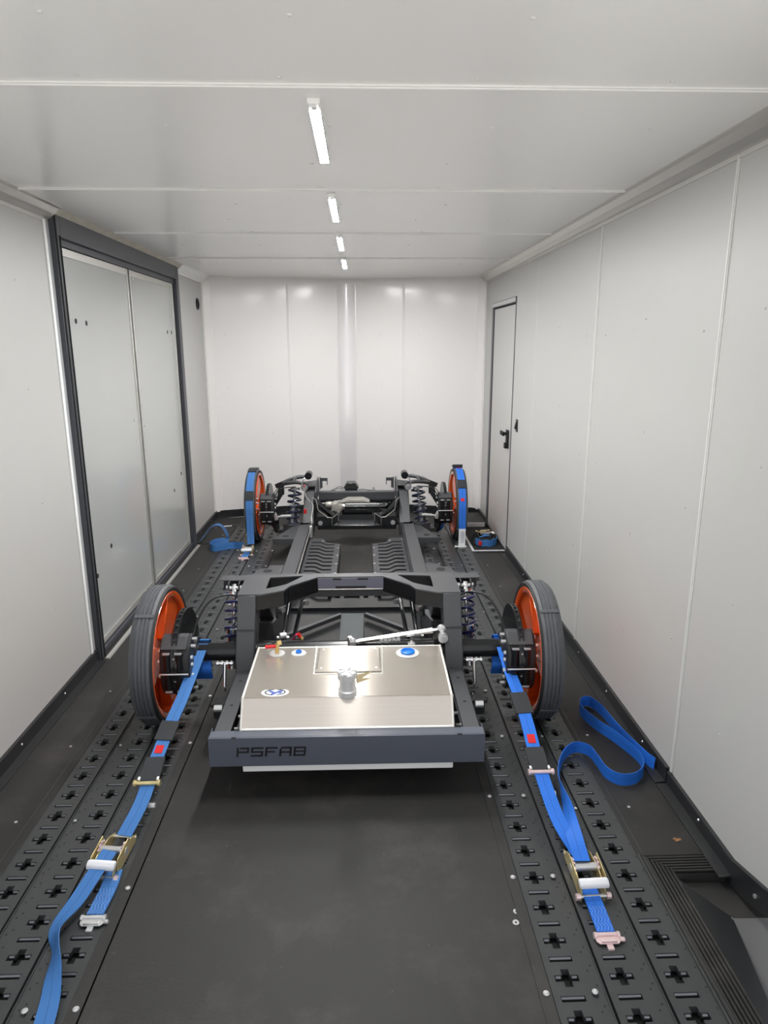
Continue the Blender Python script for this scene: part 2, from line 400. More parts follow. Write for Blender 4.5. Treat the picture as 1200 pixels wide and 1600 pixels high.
# ---- front wall, slightly bowed: flat panels and a rounded glossy nose strip
fp = [(-W, 5.85), (-.49, 6.03), (-.075, 6.115), (.075, 6.115), (.49, 6.03), (W, 5.85)]
back = [(x, y+.05) for x, y in fp]
wf = st(MB().prism(fp[:1]+[(x, y+.012) for x, y in fp]+fp[-1:]+[(x, y+.06) for x, y in fp[::-1]], 0, HC+.03).build('wall_front', skin, smooth=False))
for i in (0, 1, 3, 4):
    a, b_ = fp[i], fp[i+1]
    MB().prism([a, b_, (b_[0], b_[1]+.011), (a[0], a[1]+.011)], 0, HC).build('wall_panel', frontm, wf, smooth=False)
ns = []; n_ = 14
for i in range(n_+1):
    t = -1+2*i/n_
    ns.append((.075*t, 6.113-.020*(1-t*t)))
b = MB()
for i in range(n_):
    (x0, y0), (x1, y1) = ns[i], ns[i+1]
    b.add([(x0, y0, 0), (x1, y1, 0), (x1, y1, 1.97), (x0, y0, 1.97)], [(0, 1, 2, 3)])
b.add([(x, y, 1.97) for x, y in ns]+[(x, y, 0) for x, y in ns], [tuple(range(n_+1))])
b.build('nose_strip', nosem, wf, angle=60)
for x, y in ((-.49, 6.03), (.49, 6.03)):
    MB().box(x-.010, x+.010, y-.006, y+.002, .05, 1.96).build('seam_trim', frontm, wf, bevel=.002)
for x in (-.082, .082):
    MB().box(x-.007, x+.007, 6.102, 6.112, .05, 1.96).build('seam_trim', frontm, wf, bevel=.002)
for i in range(5):   # flat band along the top
    a, b_ = fp[i], fp[i+1]
    MB().prism([(a[0], a[1]-.006), (b_[0], b_[1]-.006), b_, a], 1.955, HC).build('top_band', frontm, wf)
pts = []
for xx in (-1.0, -.65, -.30, .30, .62, .98):
    for z in (.30, .72, 1.12, 1.55):
        i = [k for k in range(5) if fp[k][0] <= xx <= fp[k+1][0]][0]; a, b_ = fp[i], fp[i+1]
        y = a[1]+(b_[1]-a[1])*(xx-a[0])/(b_[0]-a[0]); pts.append((xx, y, z))
stuff(rivets(pts, (0, -1, 0)).build('rivets', steel, wf))
for s_ in (-1, 1):   # vertical corner trims
    MB().prism([(s_*W, 5.80), (s_*(W-.006), 5.80), (s_*(W-.006), 5.835), (s_*(W-.06), 5.858), (s_*(W-.06), 5.868), (s_*W, 5.868)], .05, 1.97).build('corner_trim', frontm, wf)

# ---- ceiling
ce = st(MB().box(-W-TH, W+.2, .95, 6.2, HC+.012, HC+.05).build('ceiling', skin, smooth=False))
ys = [.95, 1.662, 2.68, 3.667, 4.67, 6.16]
for a, b_ in zip(ys, ys[1:]):
    MB().box(-W, W, a+.002, b_-.002, HC, HC+.012).build('ceiling_panel', ceilm, ce, bevel=.001)
for y in ys[1:-1]:
    MB().box(-W+.06, W-.06, y-.009, y+.009, HC-.004, HC).box(-W+.06, W-.06, y-.003, y+.003, HC-.007, HC-.004).build('seam_trim', whitem if y < 4 else ceilm, ce, bevel=.0008)
pts = []
for y in (1.34, 1.62, 1.95, 2.32, 2.64, 2.95, 3.3, 3.62, 4.1, 4.5, 5.0):
    for k in range(-2, 3): pts.append((k*.42+.05*math.sin(y*7), y, HC))
stuff(rivets(pts, (0, 0, -1), .006).build('rivets', rivm, ce))
# ---- cove mouldings between walls and ceiling
def cove(name, s_, y0, y1, m, small=False):
    if small: prof = [(s_*W, 1.985), (s_*(W-.012), 1.982), (s_*(W-.045), HC-.003), (s_*(W-.05), HC), (s_*W, HC)]
    else: prof = [(s_*W, 1.952), (s_*(W-.003), 1.952), (s_*(W-.003), 1.966), (s_*(W-.014), 1.969), (s_*(W-.030), 1.982), (s_*(W-.034), 1.984), (s_*(W-.052), HC-.006), (s_*(W-.066), HC-.003), (s_*(W-.066), HC), (s_*W, HC)]
    o = st(MB().prism(prof, y0, y1, 'y').build(name, m, angle=20))
    if not small:
        stuff(rivets([(s_*(W-.003), y, 1.959) for y in [y0+.1+.3*k for k in range(int((y1-y0)/.3))]], (-s_, 0, 0), .005, .002).build('rivets', steel, o))
    return o
cove('trim_2', 1, 1.0, 5.84, alum)
cove('trim_3', -1, .95, 3.04, alum)
cove('trim_4', -1, 3.04, 5.03, mat('raw_batten', srgb(196, 190, 178), .6, vary=.25, scale=14), small=True)
cove('trim_5', -1, 5.03, 5.84, whitem)
# ---- baseboards (black angle)
def base(name, s_, y0, y1, h=0):
    x = s_*W
    o = st(MB().prism([(x, -.001), (x-s_*.045, -.001), (x-s_*.045, .003), (x-s_*.011, .006), (x-s_*.009, .052-h), (x-s_*.014, .056-h), (x-s_*.012, .060-h), (x, .060-h)], y0, y1, 'y').build(name, blackm, angle=25))
    for k in range(int((y1-y0)/.38)):
        y = y0+.2+.38*k
        MB().cyl((x-s_*.009, y, .032), (x-s_*.0125, y, .032), .005, .003, n=8).build('screw', steel, o)
    return o
base('baseboard_left', -1, .95, 3.04); base('baseboard_left_front', -1, 5.02, 5.84)
base('baseboard_right', 1, 2.02, 4.66); base('baseboard_right_rear', 1, 1.59, 2.01, .009)
base('baseboard_right_front', 1, 5.50, 5.84)
o = MB().prism([(1.612, -.03), (1.612, .048), (1.45, .092), (1.30, .155), (.95, .31), (.95, .20), (1.43, .028), (1.52, -.008)], W-.012, W, 'x')
st(o.build('baseboard_right_corner', blackm))
MB().cyl((W-.012, 1.475, .045), (W-.016, 1.475, .045), .006, n=8).build('screw', steel, D.objects['baseboard_right_corner'])
o = MB()
bf = [(-W, 5.838), (-.49, 6.018), (-.075, 6.09), (.075, 6.09), (.49, 6.018), (W, 5.838)]
o.prism(bf+[(x, y+.012) for x, y in bf[::-1]], 0, .06)
o.prism([(x, y-.03) for x, y in bf]+[(x, y+.012) for x, y in bf[::-1]], 0, .004)
st(o.build('baseboard_front', blackm, smooth=False))

# ---- left double door
d1 = st(MB().box(-W-.012, -W+.022, 3.045, 3.105, 0, 2.0).box(-W-.012, -W+.022, 4.955, 5.02, 0, 1.995).box(-W-.012, -W+.022, 3.105, 4.955, 1.905, 2.0)
        .box(-W-.02, -W+.004, 3.105, 4.955, 1.875, 1.905).box(-W-.02, -W+.012, 3.105, 4.955, 0, .028).build('door_1', darkframe, bevel=.002))
MB().box(-W-.045, -W-.03, 3.10, 4.96, 0, 1.95).build('door_gap', pit, d1, smooth=False)
MB().box(-W+.022, -W+.026, 3.052, 3.060, 0, 2.0).box(-W+.022, -W+.026, 3.088, 3.094, 0, 1.91).build('door_gasket', pit, d1)
for a, b_, nm in ((3.125, 4.0, 0), (4.03, 4.925, 1)):
    lf = MB().box(-W-.03, -W-.006, a, b_, .035, 1.872).build('door_leaf', doorm, d1, bevel=.001)
    fr = MB().box(-W-.006, -W-.002, a, b_, 1.838, 1.872).box(-W-.006, -W-.002, a, b_, .035, .065)
    fr.box(-W-.007, -W+.001, b_-.016, b_, .035, 1.872) if nm == 0 else fr.box(-W-.007, -W+.001, a, a+.012, .035, 1.872).box(-W-.007, -W+.001, b_-.014, b_, .035, 1.872)
    fr.build('leaf_edging', alum, lf, bevel=.001)
    hs = [(3.24, 1.57), (3.36, 1.565), (3.18, .38), (3.39, .47)] if nm == 0 else [(4.74, 1.55), (4.84, 1.55), (4.62, .5), (4.82, .58)]
    for y, z in hs: MB().cyl((-W-.0065, y, z), (-W-.0045, y, z), .012, n=12).build('plug', ink, lf)
    for y, z in ([(3.92, 1.05), (3.93, .93)] if nm == 0 else [(4.10, 1.0), (4.10, 1.83)]):
        MB().cyl((-W-.0065, y, z), (-W-.003, y, z), .007, n=8).build('bolt', steel, lf)
st(MB().prism([(-W+.032, -.001), (-W+.056, -.001), (-W+.053, .006), (-W+.036, .007)], 3.06, 4.98, 'y').build('trim_6', alum))
# ---- right narrow door
d2 = st(MB().box(W-.006, W+.02, 5.44, 5.50, 0, 1.775).box(W-.006, W+.02, 4.68, 5.50, 1.735, 1.775).box(W-.003, W+.02, 4.68, 4.70, 0, 1.74).build('door_2', darkframe, bevel=.002))
MB().box(W-.010, W-.006, 4.69, 5.49, 1.742, 1.77).build('door_header', steel, d2, bevel=.001)
MB().box(W+.02, W+.035, 4.68, 5.5, 0, 1.78).build('door_gap', pit, d2, smooth=False)
lf = MB().box(W-.001, W+.018, 4.708, 5.425, .02, 1.725).build('door_leaf', wallm, d2, bevel=.001)
stuff(rivets([(W-.010, y, 1.757) for y in (4.78, 5.1, 5.42)], (-1, 0, 0), .006).build('rivets', steel, d2))
h = MB().box(W-.016, W-.001, 4.745, 4.80, .75, .88).box(W-.045, W-.016, 4.755, 4.775, .845, .865).box(W-.045, W-.032, 4.755, 4.86, .838, .868).box(W-.030, W-.016, 4.752, 4.79, .75, .79)
h.build('door_handle', ink, d2, bevel=.004)
# door step well
sw = MB().box(.918, .935, 4.74, 5.42, .0, .006).box(.935, W, 4.735, 4.752, .0, .006)
well = st(sw.build('trim_7', mat('white_angle', srgb(205, 205, 208), .4, vary=.03), smooth=False))
MB().box(.935, W+.03, 4.70, 5.44, -.02, .002).build('well_floor', pit, well, smooth=False)
MB().box(W, W+.04, 4.66, 5.52, -.05, .021).build('door_light_block', blackm, d2)  # added dark box, stops daylight leaking in under the door leaf
MB().box(.93, 1.13, 5.42, 5.435, .0, .035).build('step_riser', paper, well)
MB().box(.93, W-.002, 5.435, 5.80, .0, .033).build('raised_tray', rubber, well, bevel=.003)

# ================================================================== small fixtures
def lamp(y, i):
    t = empty('ceiling_light', (.017, y, HC)); names = ['nearest the open rear end', 'second from the open rear end', 'third from the open rear end', 'farthest, next to the front wall']
    tag(t, 'slim white LED strip lamp on the ceiling, '+names[i], 'lamp', 'ceiling strip lamps')
    def rprof(w_, h_): return [(-w_, 0), (-w_, -h_*.7), (-w_*.8, -h_), (w_*.8, -h_), (w_, -h_*.7), (w_, 0)]
    MB().prism(rprof(.0155, .014), -.262, -.212, 'y').build('end_cap', whitem, t, bevel=.002)
    MB().prism(rprof(.0155, .014), .252, .262, 'y').build('end_cap', whitem, t, bevel=.002)
    MB().cyl((0, -.238, -.0142), (0, -.238, -.017), .006, n=12).build('screw', steel, t)
    MB().prism([(-.0145, 0), (-.0145, -.0153), (-.0122, -.0155), (-.0122, -.009), (.0122, -.009), (.0122, -.0155), (.0145, -.0153), (.0145, 0)], -.212, .252, 'y').build('housing', whitem, t)
    MB().prism([(-.0120, -.010), (-.0120, -.0155), (.0120, -.0155), (.0120, -.010)], -.208, .250, 'y').build('diffuser', lampm, t)
for i, y in enumerate((2.0, 3.005, 3.957, 4.905)): lamp(y, i)
sp = tag(empty('wall_port', (-W, 5.634, 1.78)), 'round black ring fitting on the left wall beside the double door', 'fitting')
sp_r = MB().lathe([(.034, .0), (.045, .0), (.045, .006), (.036, .010), (.034, .004)], (0, 0, 0), 'x', 24, True).build('ring', blackm, sp)
MB().cyl((0, 0, 0), (.004, 0, 0), .035, n=20).box(0, .010, -.006, .006, -.03, .03).build('insert', ink, sp)
sw_ = tag(empty('rocker_switch', (W, 4.517, .939)), 'small black rocker switch on the right wall near the narrow door', 'switch')
MB().box(-.006, 0, -.022, .022, -.042, .042).build('plate', blackm, sw_, bevel=.002)
MB().prism([(-.006, -.025), (-.018, -.02), (-.008, .025), (-.006, .025)], -.012, .012, 'y').build('rocker', ink, sw_)
for (x, y, s_) in ((.516, 1.495, 'farther'), (.507, 1.46, 'nearer')):
    o = MB().lathe([(.0032, 0), (.0085, 0), (.0085, .0016), (.0032, .0016)], (0, 0, 0), 'z', 20, True).build('washer', steel); o.location = (x, y, -.001)
    tag(o, 'loose round steel washer on the floor mat, the %s one to the chassis' % ('nearer' if s_ == 'farther' else 'farther'), 'washer', 'loose washers')
lf_ = MB(); n_ = 12
lf_.add([(.014*math.cos(2*PI*i/n_)*(1+.25*math.sin(5*i)), .007*math.sin(2*PI*i/n_), .003*math.sin(i*2.1)+.004) for i in range(n_)]+[(0, 0, .006)], [(i, (i+1) % n_, n_) for i in range(n_)])
o = lf_.build('leaf', leafm); o.location = (1.063, 1.745, -.003); tag(o, 'small curled dry brown leaf on the black floor by the right wall', 'leaf')
o = empty('metal_rod', (-1.0, 5.50, .0), .25)
MB().cyl((-.035, 0, .008), (.04, 0, .008), .0065, n=10).build('sleeve', steel, o); MB().cyl((-.075, 0, .008), (-.035, 0, .008), .005, n=8).build('shank', blackm, o); MB().cyl((.04, 0, .008), (.07, 0, .008), .004, n=8).build('shank', blackm, o)
tag(o, 'short silver and black rod lying on the floor behind the front left wheel', 'rod')

# ================================================================== ROLLING CHASSIS
CY = 2.523
ch = tag(empty('rolling_chassis', (.065, CY, 0), -.0056), 'black bare rolling chassis with orange wheels and brushed fuel tank, standing on the trailer floor', 'chassis')
def cb(b, name, m, parent=ch, **k):
    """builds a chassis part; coordinates are (across, trailer Y, height)"""
    if parent is ch: b.move((0, -CY, 0))
    else:
        b.move((0, -CY, 0))
    return b.build(name, m, parent, **k)
# ---- rear bumper: channel with flanged top
b = MB().box(-.451, .451, 1.985, 1.991, .122, .226).box(-.451, .451, 1.991, 2.03, .222, .226).box(-.451, .451, 1.991, 2.02, .122, .126)
b.box(-.451, -.447, 1.991, 2.05, .122, .226).box(.447, .451, 1.991, 2.05, .122, .226)
bump = cb(b, 'rear_bumper', powderb, bevel=.0018)
# cut-out lettering  P S F A B, dark openings in the plate
def strokes(ch_):
    return {'P': [(0, 0, .16, .42), (0, .55, .16, 1), (.26, .82, 1, 1), (.84, .5, 1, .82), (.0, .42, 1, .58)],
            'S': [(0, .82, 1, 1), (0, .45, .18, .9), (0, .42, 1, .58), (.82, .1, 1, .5), (0, 0, 1, .18)],
            'F': [(0, 0, .18, .82), (0, .82, 1, 1), (.1, .42, .8, .58)],
            'A': [(0, 0, .18, .8), (.1, .82, .95, 1), (.82, 0, 1, 1), (.0, .36, 1, .52)],
            'B': [(0, .82, .95, 1), (0, 0, .17, 1), (.0, 0, .95, .18), (.1, .42, .95, .58), (.84, .05, 1, .5), (.84, .5, 1, .95)]}[ch_]
tx = -.362; lt = MB()
for c_ in 'PSFAB':
    for a0, z0, a1, z1 in strokes(c_):
        lt.prism([(tx+a0*.040+z0*.004, .158+z0*.034), (tx+a1*.040+z0*.004, .158+z0*.034), (tx+a1*.040+z1*.004, .158+z1*.034), (tx+a0*.040+z1*.004, .158+z1*.034)], 1.9842, 1.9852, 'y')
    tx += .0462
cb(lt, 'lettering', ink, bump, smooth=False)
for s_ in (-1, 1):
    nt_ = MB().box(s_*.36, s_*.375, 1.9838, 1.990, .2245, .2275); cb(nt_, 'flange_notch', ink, bump, smooth=False)
# ---- main rails, one swept box each side (rear rail, kick-up, hoop leg, main rail, front kick-up)
def railprof(pts, h):   # side profile from a top line with depth h
    return pts
for s_ in (-1, 1):
    b = MB().box(s_*.386, s_*.442, 1.991, 2.47, .218, .224).box(s_*.438, s_*.442, 1.991, 2.47, .124, .224).box(s_*.386, s_*.440, 1.991, 2.47, .124, .128)
    cb(b, 'rear_rail', powder, bevel=.0015)
    for y in (2.02, 2.20, 2.38):
        cb(MB().cyl((s_*.414, y, .2235), (s_*.414, y, .2246), .006, n=10), 'rail_hole', ink)
    for y in (2.10, 2.18, 2.3):
        cb(MB().cyl((s_*.372, y, .19), (s_*.388, y, .19), .006, n=8), 'bolt', steel)
    leg = [(2.45, .13), (2.45, .285), (2.515, .405), (2.56, .5), (2.80, .5), (2.86, .485), (3.12, .235), (3.20, .2), (3.28, .2), (3.28, .10), (3.16, .10), (2.84, .37), (2.78, .40), (2.66, .40), (2.62, .38), (2.56, .25), (2.56, .13)]
    cb(MB().prism(leg, s_*.372, s_*.444, 'x'), 'kick_up', powder, bevel=.004)
    cb(MB().box(s_*.3715, s_*.4445, 2.497, 2.503, .372, .384).xf(Matrix.Identity(4)), 'weld_seam', powder)
    cb(MB().box(s_*.337, s_*.418, 3.20, 4.86, .10, .2), 'main_rail', powder, bevel=.004)
    cb(MB().prism([(s_*.337, 3.14), (s_*.418, 3.14), (s_*.444, 3.0), (s_*.372, 3.0)], .10, .2), 'rail_joint', powder, bevel=.003)
    # front kick-up and upper front rail
    pf = [(4.84, .10), (4.84, .2), (5.07, .385), (5.12, .40), (5.42, .40), (5.42, .31), (5.16, .31), (4.98, .10)]
    cb(MB().prism(pf, s_*.315, s_*.395, 'x'), 'front_kick_up', powder, bevel=.004)
    cb(MB().prism([(s_*.337, 4.80), (s_*.418, 4.80), (s_*.395, 4.99), (s_*.315, 4.99)], .10, .2), 'front_rail_joint', powder, bevel=.003)
    # pointed gusset plate + upper bracket at the tower
    cb(MB().prism([(5.00, .32), (5.00, .40), (5.10, .455), (5.30, .455), (5.36, .40), (5.36, .32)], s_*.300, s_*.312, 'x'), 'tower_gusset', powder, bevel=.002)
    cb(MB().prism([(s_*.312, 5.08), (s_*.41, 5.06), (s_*.41, 5.22), (s_*.312, 5.30)], .425, .432).prism([(5.06, .40), (5.06, .43), (5.22, .43), (5.22, .40)], s_*.404, s_*.410, 'x'), 'tower_plate', powder, bevel=.0015)
    cb(MB().box(s_*.285, s_*.292, 5.28, 5.33, .36, .45).box(s_*.285, s_*.230, 5.28, 5.287, .425, .45).box(s_*.236, s_*.230, 5.28, 5.287, .395, .45).box(s_*.285, s_*.27, 5.28, 5.287, .37, .45), 'mount_tab', powder, bevel=.001)
    # main rail inner perforated edge + dashes
    e = MB().box(s_*.330, s_*.337, 3.70, 4.80, .155, .190)
    pe = cb(e, 'trim_rail', powder)
    dd = MB()
    for k in range(26): dd.box(s_*.3285, s_*.3300, 3.72+k*.042, 3.745+k*.042, .158, .187).box(s_*.329, s_*.3365, 3.72+k*.042, 3.745+k*.042, .1898, .1910)
    stuff(cb(dd, 'rail_slots', ink, pe, smooth=False))
    # outriggers
    og = MB().prism([(s_*.418, 3.68), (s_*.585, 3.68), (s_*.555, 3.80), (s_*.508, 3.80), (s_*.500, 3.86), (s_*.418, 3.86)], .194, .2).prism([(s_*.418, .10), (s_*.585, .17), (s_*.585, .196), (s_*.418, .196)], 3.68, 3.686, 'y')
    ogo = cb(og, 'outrigger', powder, bevel=.0015)
    cb(MB().lathe([(0, .2008), (.027, .2008), (.027, .1995)], (s_*.50, 3.755, 0), n=16).xf(Matrix.Identity(4)), 'outrigger_hole', ink, ogo)
    og = MB().prism([(s_*.418, 4.60), (s_*.585, 4.60), (s_*.555, 4.70), (s_*.48, 4.93), (s_*.418, 4.95)], .144, .15).prism([(s_*.418, .10), (s_*.585, .12), (s_*.585, .146), (s_*.418, .146)], 4.60, 4.606, 'y')
    ogo = cb(og, 'outrigger', powder, bevel=.0015)
    cb(MB().lathe([(0, .1508), (.022, .1508), (.022, .1495)], (s_*.50, 4.67, 0), n=16), 'outrigger_hole', ink, ogo)
    cb(MB().box(s_*.46, s_*.62, 3.80, 3.83, .09, .13), 'rocker_tube', blackm, bevel=.003)
# ---- rear hoop: top plate with windows, angled web below, centre face
def plate_half(s_):
    # built from quads so the window stays open
    A = [(-.444, 2.56), (-.444, 2.81), (-.372, 2.56), (-.341, 2.627), (-.341, 2.765), (-.20, 2.783), (-.262, 2.680), (-.291, 2.657), (-.266, 2.606), (-.247, 2.655), (-.139, 2.764), (-.139, 2.81), (0, 2.764), (0, 2.81), (-.352, 2.561)]
    z1, z0 = .503, .497; b = MB()
    for q in ([0, 14, 3, 4, 1], [14, 8, 7, 3], [8, 9, 6, 7], [9, 10, 5, 6], [4, 5, 10, 11, 1], [10, 12, 13, 11]):
        b.prism([(A[i][0]*-s_, A[i][1]) for i in q], z0, z1)
    return b
for s_ in (-1, 1):
    cb(plate_half(s_), 'hoop_plate', powder, smooth=False)
    pth = [(.372, 2.563), (.266, 2.607), (.247, 2.657), (.139, 2.765)]
    b = MB()
    for (xa, ya), (xb, yb) in zip(pth, pth[1:]):
        b.prism([(s_*xa, ya), (s_*xb, yb), (s_*xb, yb+.006), (s_*xa, ya+.006)], .435, .498)
    cb(b, 'hoop_web', gloss, bevel=.001)
    cb(MB().prism([(s_*.25, 2.66), (s_*.139, 2.765), (s_*.139, 2.785), (s_*.25, 2.69)], .428, .434), 'hoop_lower_flange', powder)
    # inner window box walls
    cb(MB().prism([(s_*.345, 2.60), (s_*.35, 2.60), (s_*.35, 2.80), (s_*.345, 2.80)], .42, .497), 'window_wall', gloss)
cb(MB().box(-.140, .140, 2.760, 2.766, .450, .498), 'hoop_face', mat('hoop_face_paint', srgb(92, 92, 106), .4, vary=.05), bevel=.001)
cb(MB().box(-.065, .065, 2.7585, 2.7603, .452, .462).box(-.075, -.04, 2.7585, 2.7603, .49, .498).box(.03, .075, 2.7585, 2.7603, .49, .498), 'face_slots', ink)
cb(MB().box(-.444, .444, 2.80, 2.812, .40, .5), 'hoop_front_web', powder, bevel=.002)
cb(MB().box(-.139, .139, 2.764, 2.79, .444, .450), 'hoop_lip', polish, bevel=.001)
# link tubes and their bolts
for s_ in (-1, 1):
    cb(MB().tube([(s_*.258, 2.80, .42), (s_*.272, 2.60, .315)], .0105, 12, smooth=False), 'upper_link', gloss)
    cb(MB().tube([(s_*.215, 2.86, .37), (s_*.236, 2.62, .28)], .009, 10, smooth=False), 'lower_link', gloss)
    cb(MB().cyl((s_*.262, 2.585, .318), (s_*.285, 2.575, .318), .013, n=12).cyl((s_*.25, 2.60, .30), (s_*.30, 2.60, .30), .008, n=10), 'link_bolt', steel)
    for x, y, z in ((.205, 2.80, .375), (.295, 2.70, .385)):
        cb(MB().cyl((s_*x, y, z), (s_*(x-.015), y-.014, z), .011, n=10), 'bolt_head', steel)
    cb(MB().box(s_*.345, s_*.20, 2.52, 2.56, .300, .306).box(s_*.345, s_*.20, 2.52, 2.524, .26, .306), 'axle_bracket', powder, bevel=.001)
    cb(MB().prism([(2.66, .36), (2.66, .43), (2.80, .43), (2.80, .33)], s_*.30, s_*.31, 'x'), 'link_bracket', gloss)
for x, z in ((-.068, .395), (-.042, .365), (.045, .365), (.072, .395)):
    cb(MB().cyl((x, 2.90, z), (x, 2.882, z), .009, n=10), 'carrier_bolt', steel)
cb(MB().box(-.075, .075, 2.895, 2.91, .355, .41).box(-.30, .30, 2.91, 2.92, .37, .42), 'carrier_bracket', gloss, bevel=.002)
# ---- under-floor pan and centre box with its V braces
cb(MB().box(-.337, .337, 2.62, 3.66, .095, .10), 'floor_pan', gloss)
cb(MB().box(-.062, .052, 2.93, 3.26, .10, .135), 'centre_box', mat('box_paint', srgb(54, 60, 62), .45, vary=.05), bevel=.002)
for s_ in (-1, 1):
    cb(MB().bar((s_*.062, 3.26, .125), (s_*.33, 2.99, .125), .022, .022), 'diagonal_brace', powder, bevel=.002)
cb(MB().box(-.337, .337, 3.38, 3.40, .10, .118), 'cross_rib', gloss)
# ---- axle
cb(MB().tube([(-.60, CY, .28), (.60, CY, .28)], .037, 24, smooth=False), 'axle_tube', gloss)
b = MB().lathe([(0, -.085), (.04, -.085), (.07, -.05), (.080, 0), (.07, .05), (.04, .085), (0, .085)], (0, 2.56, .215), 'y', 28)
cb(b, 'differential', gloss)
for s_ in (-1, 1):
    dl = cb(MB().cyl((s_*.487, 2.46, .262), (s_*.487, 2.43, .175), .0065, n=10).cyl((s_*.487, 2.43, .17), (s_*.487, 2.43, .155), .004, n=8), 'drop_link', polish)
    cb(MB().cyl((s_*.455, 2.462, .258), (s_*.520, 2.462, .258), .006, n=8).cyl((s_*.458, 2.462, .258), (s_*.464, 2.462, .258), .011, n=8).cyl((s_*.475, 2.462, .258), (s_*.482, 2.462, .258), .011, n=8).cyl((s_*.493, 2.462, .258), (s_*.500, 2.462, .258), .011, n=8).cyl((s_*.511, 2.462, .258), (s_*.517, 2.462, .258), .011, n=8), 'link_studs', polish, dl)
    cb(MB().box(s_*.47, s_*.51, 2.32, 2.40, .10, .15).cyl((s_*.455, 2.33, .155), (s_*.52, 2.33, .155), .012, n=10), 'sway_bar_mount', blackm, bevel=.003)
    cb(MB().cyl((s_*.470, 2.30, .155), (s_*.50, 2.30, .155), .0135, n=12), 'mount_collar', steel)
# ---- panhard link with rod ends
p0, p1 = Vector((.035, 2.50, .325)), Vector((.315, 2.50, .366)); dv = (p1-p0).normalized()
pl_ = cb(MB().cyl(p0, p1, .0115, n=6).cyl(p0-dv*.012, p0, .008, n=10).cyl(p1, p1+dv*.012, .0125, n=6).cyl(p1+dv*.012, p1+dv*.03, .007, n=10), 'panhard_link', polish)
for q in (p0-dv*.026, p1+dv*.046):
    cb(MB().lathe([(.008, -.008), (.017, -.006), (.019, 0), (.017, .006), (.008, .008)], q, 'y', 16).cyl(q+Vector((0, -.013, 0)), q+Vector((0, .013, 0)), .009, n=12), 'rod_end', steel, pl_)
cb(MB().cyl((.365, 2.487, .348), (.365, 2.462, .348), .019, n=18).cyl((.365, 2.464, .348), (.365, 2.458, .348), .011, n=6), 'link_pivot_bolt', steel)
cb(MB().prism([(.33, .30), (.372, .30), (.372, .375), (.345, .37), (.33, .345)], 2.488, 2.51, 'y'), 'link_mount', gloss, bevel=.002)
cb(MB().cyl((0, 2.50, .30), (0, 2.50, .345), .009, n=12), 'link_stud', polish)
tx = .118; lt = MB()
for c_ in 'PSFAB':
    for a0, z0, a1, z1 in strokes(c_):
        zz = .3215+(tx-.118)*.15
        lt.prism([(tx+a0*.014, zz+z0*.010), (tx+a1*.014, zz+z0*.010), (tx+a1*.014, zz+z1*.010), (tx+a0*.014, zz+z1*.010)], 2.4845, 2.4885, 'y')
    tx += .0165
cb(lt, 'link_lettering', steel, pl_, smooth=False)
# ---- fuel tank
TW = .353
prof = [(2.035, .098), (2.030, .228), (2.088, .312), (2.46, .322), (2.46, .098)]
tk = cb(MB().prism(prof, -TW, TW, 'x'), 'fuel_tank', tank, bevel=.003)
wd = MB()
for s_ in (-1, 1):
    for (ya, za), (yb, zb) in zip(prof[:3], prof[1:4]):
        wd.tube([(s_*(TW-.001), ya, za), (s_*(TW-.001), yb, zb)], .0042, 8, smooth=False)
wd.tube([(-TW, 2.031, .228), (TW, 2.031, .228)], .0042, 8, smooth=False).tube([(-TW, 2.459, .321), (TW, 2.459, .321)], .003, 8, smooth=False)
cb(wd, 'weld_bead', weld, tk)
cb(MB().box(-TW+.005, TW-.002, 2.004, 2.05, .088, .112), 'bottom_fold', whitem, tk, bevel=.004)  # white stands in for daylight reflected off the tank's metal fold
def tz(y): return .312+(y-2.088)*.01/.372
ap = MB().prism([(-.120, 2.250), (.118, 2.250), (.118, 2.455), (-.120, 2.455)], .3185, .3225)
apo = cb(ap, 'access_panel', tank, tk, bevel=.001)
cb(MB().tube([(-.128, 2.462, .3225), (-.124, 2.242, .3175), (.122, 2.242, .3175), (.126, 2.462, .3225)], .0028, 6, smooth=False), 'panel_weld', weld, tk)
for x in (-.100, .100):
    cb(MB().box(x*1.15-.001, x*1.15+.001, 2.27, 2.44, .3223, .3229), 'panel_gap', ink, tk)
    for y in (2.275, 2.435): cb(MB().cyl((x, y, .322), (x, y, .3245), .004, n=8), 'screw', steel, tk)
fc = cb(MB().lathe([(0, .395), (.026, .395), (.030, .390), (.030, .372), (.0275, .370), (.0275, .333), (.032, .330), (.032, .312)], (0, 2.105, 0), 'z', 32), 'filler_neck', capm, tk)
b = MB()
for k in range(6):
    t = k*PI/3+.3; b.prism([(.004*math.cos(t), 2.105+.004*math.sin(t)), (.030*math.cos(t-.25), 2.105+.030*math.sin(t-.25)), (.031*math.cos(t), 2.105+.031*math.sin(t)), (.030*math.cos(t+.25), 2.105+.030*math.sin(t+.25))], .394, .400)
    b.prism([(.030*math.cos(t-.25), 2.105+.030*math.sin(t-.25)), (.033*math.cos(t-.2), 2.105+.033*math.sin(t-.2)), (.033*math.cos(t+.2), 2.105+.033*math.sin(t+.2)), (.030*math.cos(t+.25), 2.105+.030*math.sin(t+.25))], .370, .399)
cb(b, 'filler_cap', capm, tk, bevel=.0015)
b = MB(); b.add([(.028, 2.12, .372), (.030, 2.115, .350), (.082, 2.20, .345), (.028, 2.121, .373), (.030, 2.116, .351), (.082, 2.201, .346)], [(0, 1, 2), (5, 4, 3), (0, 2, 5, 3), (1, 4, 5, 2), (0, 3, 4, 1)])
b.add([(.030, 2.118, .365), (.031, 2.113, .345), (.078, 2.19, .325)], [(0, 1, 2)])
cb(b, 'cap_tag', cardm, tk, smooth=False)
